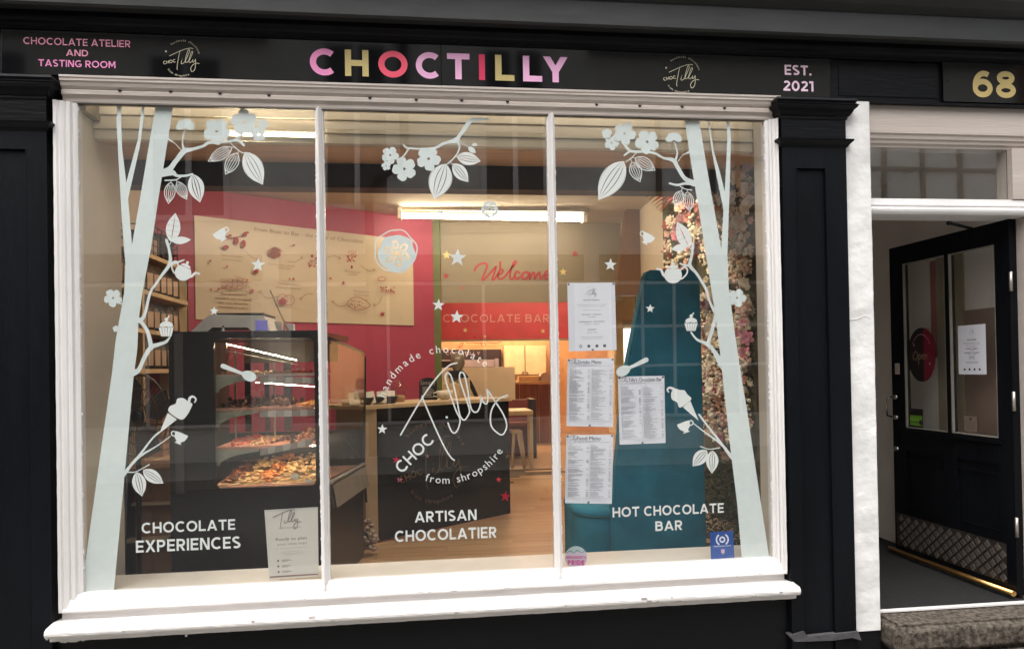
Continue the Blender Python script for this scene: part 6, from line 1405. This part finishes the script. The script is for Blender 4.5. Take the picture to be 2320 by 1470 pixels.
def menu(name, q, title, label, seed, heads):
    t = sheet(name, q, label, 'menu'); r = random.Random(seed); tacks(t, q)
    F = Flat(qmap(q)); put_font(F, title, .235, .072, .040, 'l', width=.44 if len(title) < 12 else .70, sg=1) if False else None
    G_ = Flat(lambda u, v, k: qmap(q)(u, v, k)); TT = Flat(qmap(q, 30)); put_font(TT, title, .225, .078, .056, 'l', width=.5 if len(title) < 12 else .72, sg=-1, bold=.02); TT.build('title', mat('menu title print', (.06,.06,.07), .6), t)
    for (u0, u1, v) in ((.235,.72,.092),(.235,.6,.105)): G_.stroke([(u0,v),(u1,v)], .004, rnd=False)
    v = .15
    for col, (u0, u1) in enumerate(((.05,.49),(.52,.96))):
        v = .15; hi = 0
        while v < .90:
            if hi < len(heads[col]) and r.random() < .16 or v == .15:
                hd = heads[col][hi % len(heads[col])]; hi += 1; put_font(G_, hd, u0, v+.008, .013, 'l', sg=-1, bold=.05); v += .022
            u2 = u0+(u1-u0)*r.uniform(.3,.75); n = max(1, int((u2-u0)/.05)); u = u0
            while u < u2: l = r.uniform(.02,.06); G_.stroke([(u, v),(min(u+l,u2), v)], .0058, rnd=False); u += l+.008
            if r.random() < .6: G_.stroke([(u1-.05,v),(u1-.01,v)], .0058, rnd=False)
            v += .0155 if r.random() < .85 else .028
    put_font(G_, 'Please ask about allergens before you order, all our food', .5, .945, .008, 'c', width=.7, sg=-1); put_font(G_, 'is made where nuts are handled', .5, .962, .008, 'c', width=.55, sg=-1)
    G_.build('print', mat('menu print', (.22,.22,.25), .7), t)
    H = Flat(qmap(q, 60)); H.stroke([(.02,.11),(.98,.11)], .0025, rnd=False); H.stroke([(.505,.13),(.505,.92)], .0025, rnd=False); H.stroke([(.02,.13),(.02,.92)], .0025, rnd=False); H.stroke([(.98,.13),(.98,.92)], .0025, rnd=False); H.stroke([(.02,.92),(.98,.92)], .0025, rnd=False); H.build('rules', inkg, t)
    H = Flat(qmap(q, 60)); c_, s_ = .0008, 35; tr = lambda u, v: (lambda p: (p[0], .05+(p[1]-.05)*.69))(logo_tr(.115, .05, .0008, 35)(u, v)); logo(H, tr, -1, sw=8, star_=False, small=True); H.build('logo', inkg, t)
q1 = [(1285,641),(1393,640),(1397,793),(1289,796)]
t = sheet('opening_notice', q1, 'white opening hours notice, topmost of the papers in the right pane', 'notice'); tacks(t, q1)
F = Flat(qmap(q1)); 
for tx, v, H_, wd, bo in (('NOW OPEN!',.265,.020,.33,.05),('Chocolate treats are waiting, now serving hot',.325,.010,.64,0),('chocolate every day this season',.350,.010,.58,0),('Our new opening hours:',.405,.010,.36,0),('MONDAY - TUESDAY:',.475,.017,.42,.05),('CLOSED',.510,.013,.16,0),('WEDNESDAY - SATURDAY:',.58,.017,.54,.05),('9:30am - 4:30pm',.615,.013,.30,0),('SUNDAY:',.695,.017,.19,.05),('10am - 4pm',.735,.013,.22,0),('We look forward to seeing you',.80,.011,.48,0),('and sharing our chocolate',.825,.011,.42,0)): put_font(F, tx, .5, v, H_, 'c', width=wd, sg=-1, bold=bo)
for i, u in enumerate((.25,.42,.59,.75)): F.poly([(u-.028,.912),(u+.028,.912),(u+.028,.95),(u-.028,.95)]) if i else F.stroke([(u+.025*math.cos(k), .93+.018*math.sin(k)) for k in [i_*.63 for i_ in range(10)]], .01, closed=True)
F.build('print', ink, t)
H = Flat(qmap(q1, 60)); logo(H, lambda u, v: (lambda p: (p[0], .145+(p[1]-.145)*.72))(logo_tr(.5, .145, .00085, 35)(u, v)), -1, sw=8, star_=False); H.build('logo', inkg, t)
menu('drinks_menu', [(1286,813),(1391,811),(1389,967),(1283,965)], 'Drinks Menu', 'white Drinks Menu sheet below the opening notice', 3, (['Coffees','Tea & Infusions','Milkshakes','Local Beers'],['Iced','Speciality Lattes','Soft Drinks','Wines']))
menu('chocolate_menu', [(1400,853),(1505,851),(1508,1003),(1404,1007)], "Tilly's Chocolate Bar", "white Tilly's Chocolate Bar menu on the teal booth side", 4, (['Single Origin Chocolate','Dark','Milk','White'],['Classic Blends','Dairy Free Chocolate','Make Your Own']))
menu('food_menu', [(1283,985),(1390,984),(1386,1141),(1280,1139)], 'Food Menu', 'white Food Menu sheet, lowest of the papers in the right pane', 5, (['Our Cakes','Toasties','Breakfast','Lunch'],['Afternoon Tea','Waffles','Sharing Platter']))
ql = [(599,1155),(720,1148),(722,1305),(610,1312)]
t = sheet('leaflet', ql, 'cream travel leaflet at the lower right corner of the left pane', 'leaflet', paperk)
F = Flat(qmap(ql)); put_font(F, 'GETAWAYS', .46, .285, .025, 'c', width=.42, sg=-1)
put_font(F, 'Ready to plan', .48, .45, .042, 'c', width=.60, sg=-1, bold=.04); put_font(F, 'your next trip?', .49, .52, .036, 'c', width=.58, sg=-1)
for v, wd in ((.57,.62),(.62,.4),(.645,.44),(.665,.3)): put_font(F, 'we create bespoke travel for you', .48, v, .011, 'c', width=wd, sg=-1)
for v in (.74,.82,.90): F.disc(.20, v, .022, 10, .017); [F.stroke([(.27,v-.01+.012*i),(.27+(.16,.20,.12)[i],v-.01+.012*i)], .005, rnd=False) for i in range(3)]
F.build('print', mat('leaflet print', (.22,.19,.18), .7), t)
F = Flat(qmap(ql, 60)); 
for st in T_STROKES: F.stroke([(.47+((p[0]-1050)*.82-(p[1]-925)*.57)*.0021, .155+((p[0]-1050)*.57+(p[1]-925)*.82)*.0014) for p in crspline(st, 5)], .011)
F.build('logo', mat('leaflet print', (.22,.19,.18), .7), t)
F = Flat(qmap(ql, 50)); F.poly([(0.02,.955),(.985,.955),(.985,.975),(0.02,.975)]); F.build('band', mat('brown band', (.25,.14,.11), .6), t)
F = Flat(qmap(ql, 50)); F.stroke([(.0,.01),(.99,.01)], .012, rnd=False); F.build('clip_strip', mat('clear strip', (.5,.49,.47), .3), t)
qb = [(1608,1205),(1661,1202),(1664,1262),(1611,1266)]
t = sheet('music_licence_sticker', qb, 'small square blue sticker at the bottom of the right pane', 'sticker', mat('blue print', (.012,.075,.33), .4))
F = Flat(qmap(qb)); F.stroke([(.52+.10*math.cos(k), .30+.09*math.sin(k)) for k in [2*PI*i/16 for i in range(16)]], .06, closed=True)
for s_ in (-1, 1): F.stroke([(.52+s_*.25*math.cos(k), .30+.21*math.sin(k)) for k in [-.9+1.8*i/10 for i in range(11)]], .06)
put_font(F, 'TheMusicLicence', .5, .56, .055, 'c', width=.74, sg=-1, bold=.03); F.build('print', paper, t)
F = Flat(qmap(qb, 40)); F.poly([(.44,.66),(.60,.66),(.60,.78),(.52,.86),(.44,.78)]); F.build('badge', mat('pale red print', (.5,.3,.45), .5), t)
F = Flat(qmap(qb, 60)); put_font(F, 'PPL', .52, .73, .05, 'c', width=.10, sg=-1); put_font(F, 'PRS', .52, .79, .05, 'c', width=.10, sg=-1); F.build('badge_print', paper, t)
t = thing('pride_sticker', 'round pale sticker with pink PRIDE lettering in the corner of the right pane', 'sticker', (0,0,0))
F = Flat(onplane(PY, .00003)); F.disc(1305, 1262, 25.5, 36); F.build('disc', mat('pale mint print', (.42,.50,.50), .5), t)
F = Flat(onplane(PY-.0002, .00003)); F.poly([(1281,1262),(1283,1250),(1290,1246),(1298,1250),(1306,1245),(1315,1249),(1324,1246),(1329,1254),(1330,1262),(1328,1274),(1318,1284),(1304,1286),(1290,1283),(1282,1272)]); F.build('field', mat('lilac print', (.52,.42,.50), .5), t)
F = Flat(onplane(PY-.0006, .00003)); F.stroke(crspline([(1284,1252,2),(1292,1247,3),(1300,1252,2),(1308,1246,3),(1317,1251,2),(1326,1247,2)],4), 2); F.build('wave', mat('teal print', (.12,.34,.33), .5), t)
F = Flat(onplane(PY-.0010, .00002)); put_text(F, 'BRIDGNORTH', 1283, 1265, 6.5, w=.22, sp=.12, width=44, sg=-1); put_text(F, 'PRIDE', 1286, 1279, 11, w=.28, sp=.12, width=38, sg=-1); F.build('lettering', mat('magenta print', (.50,.03,.24), .5), t)
print('objects', len(bpy.data.objects))
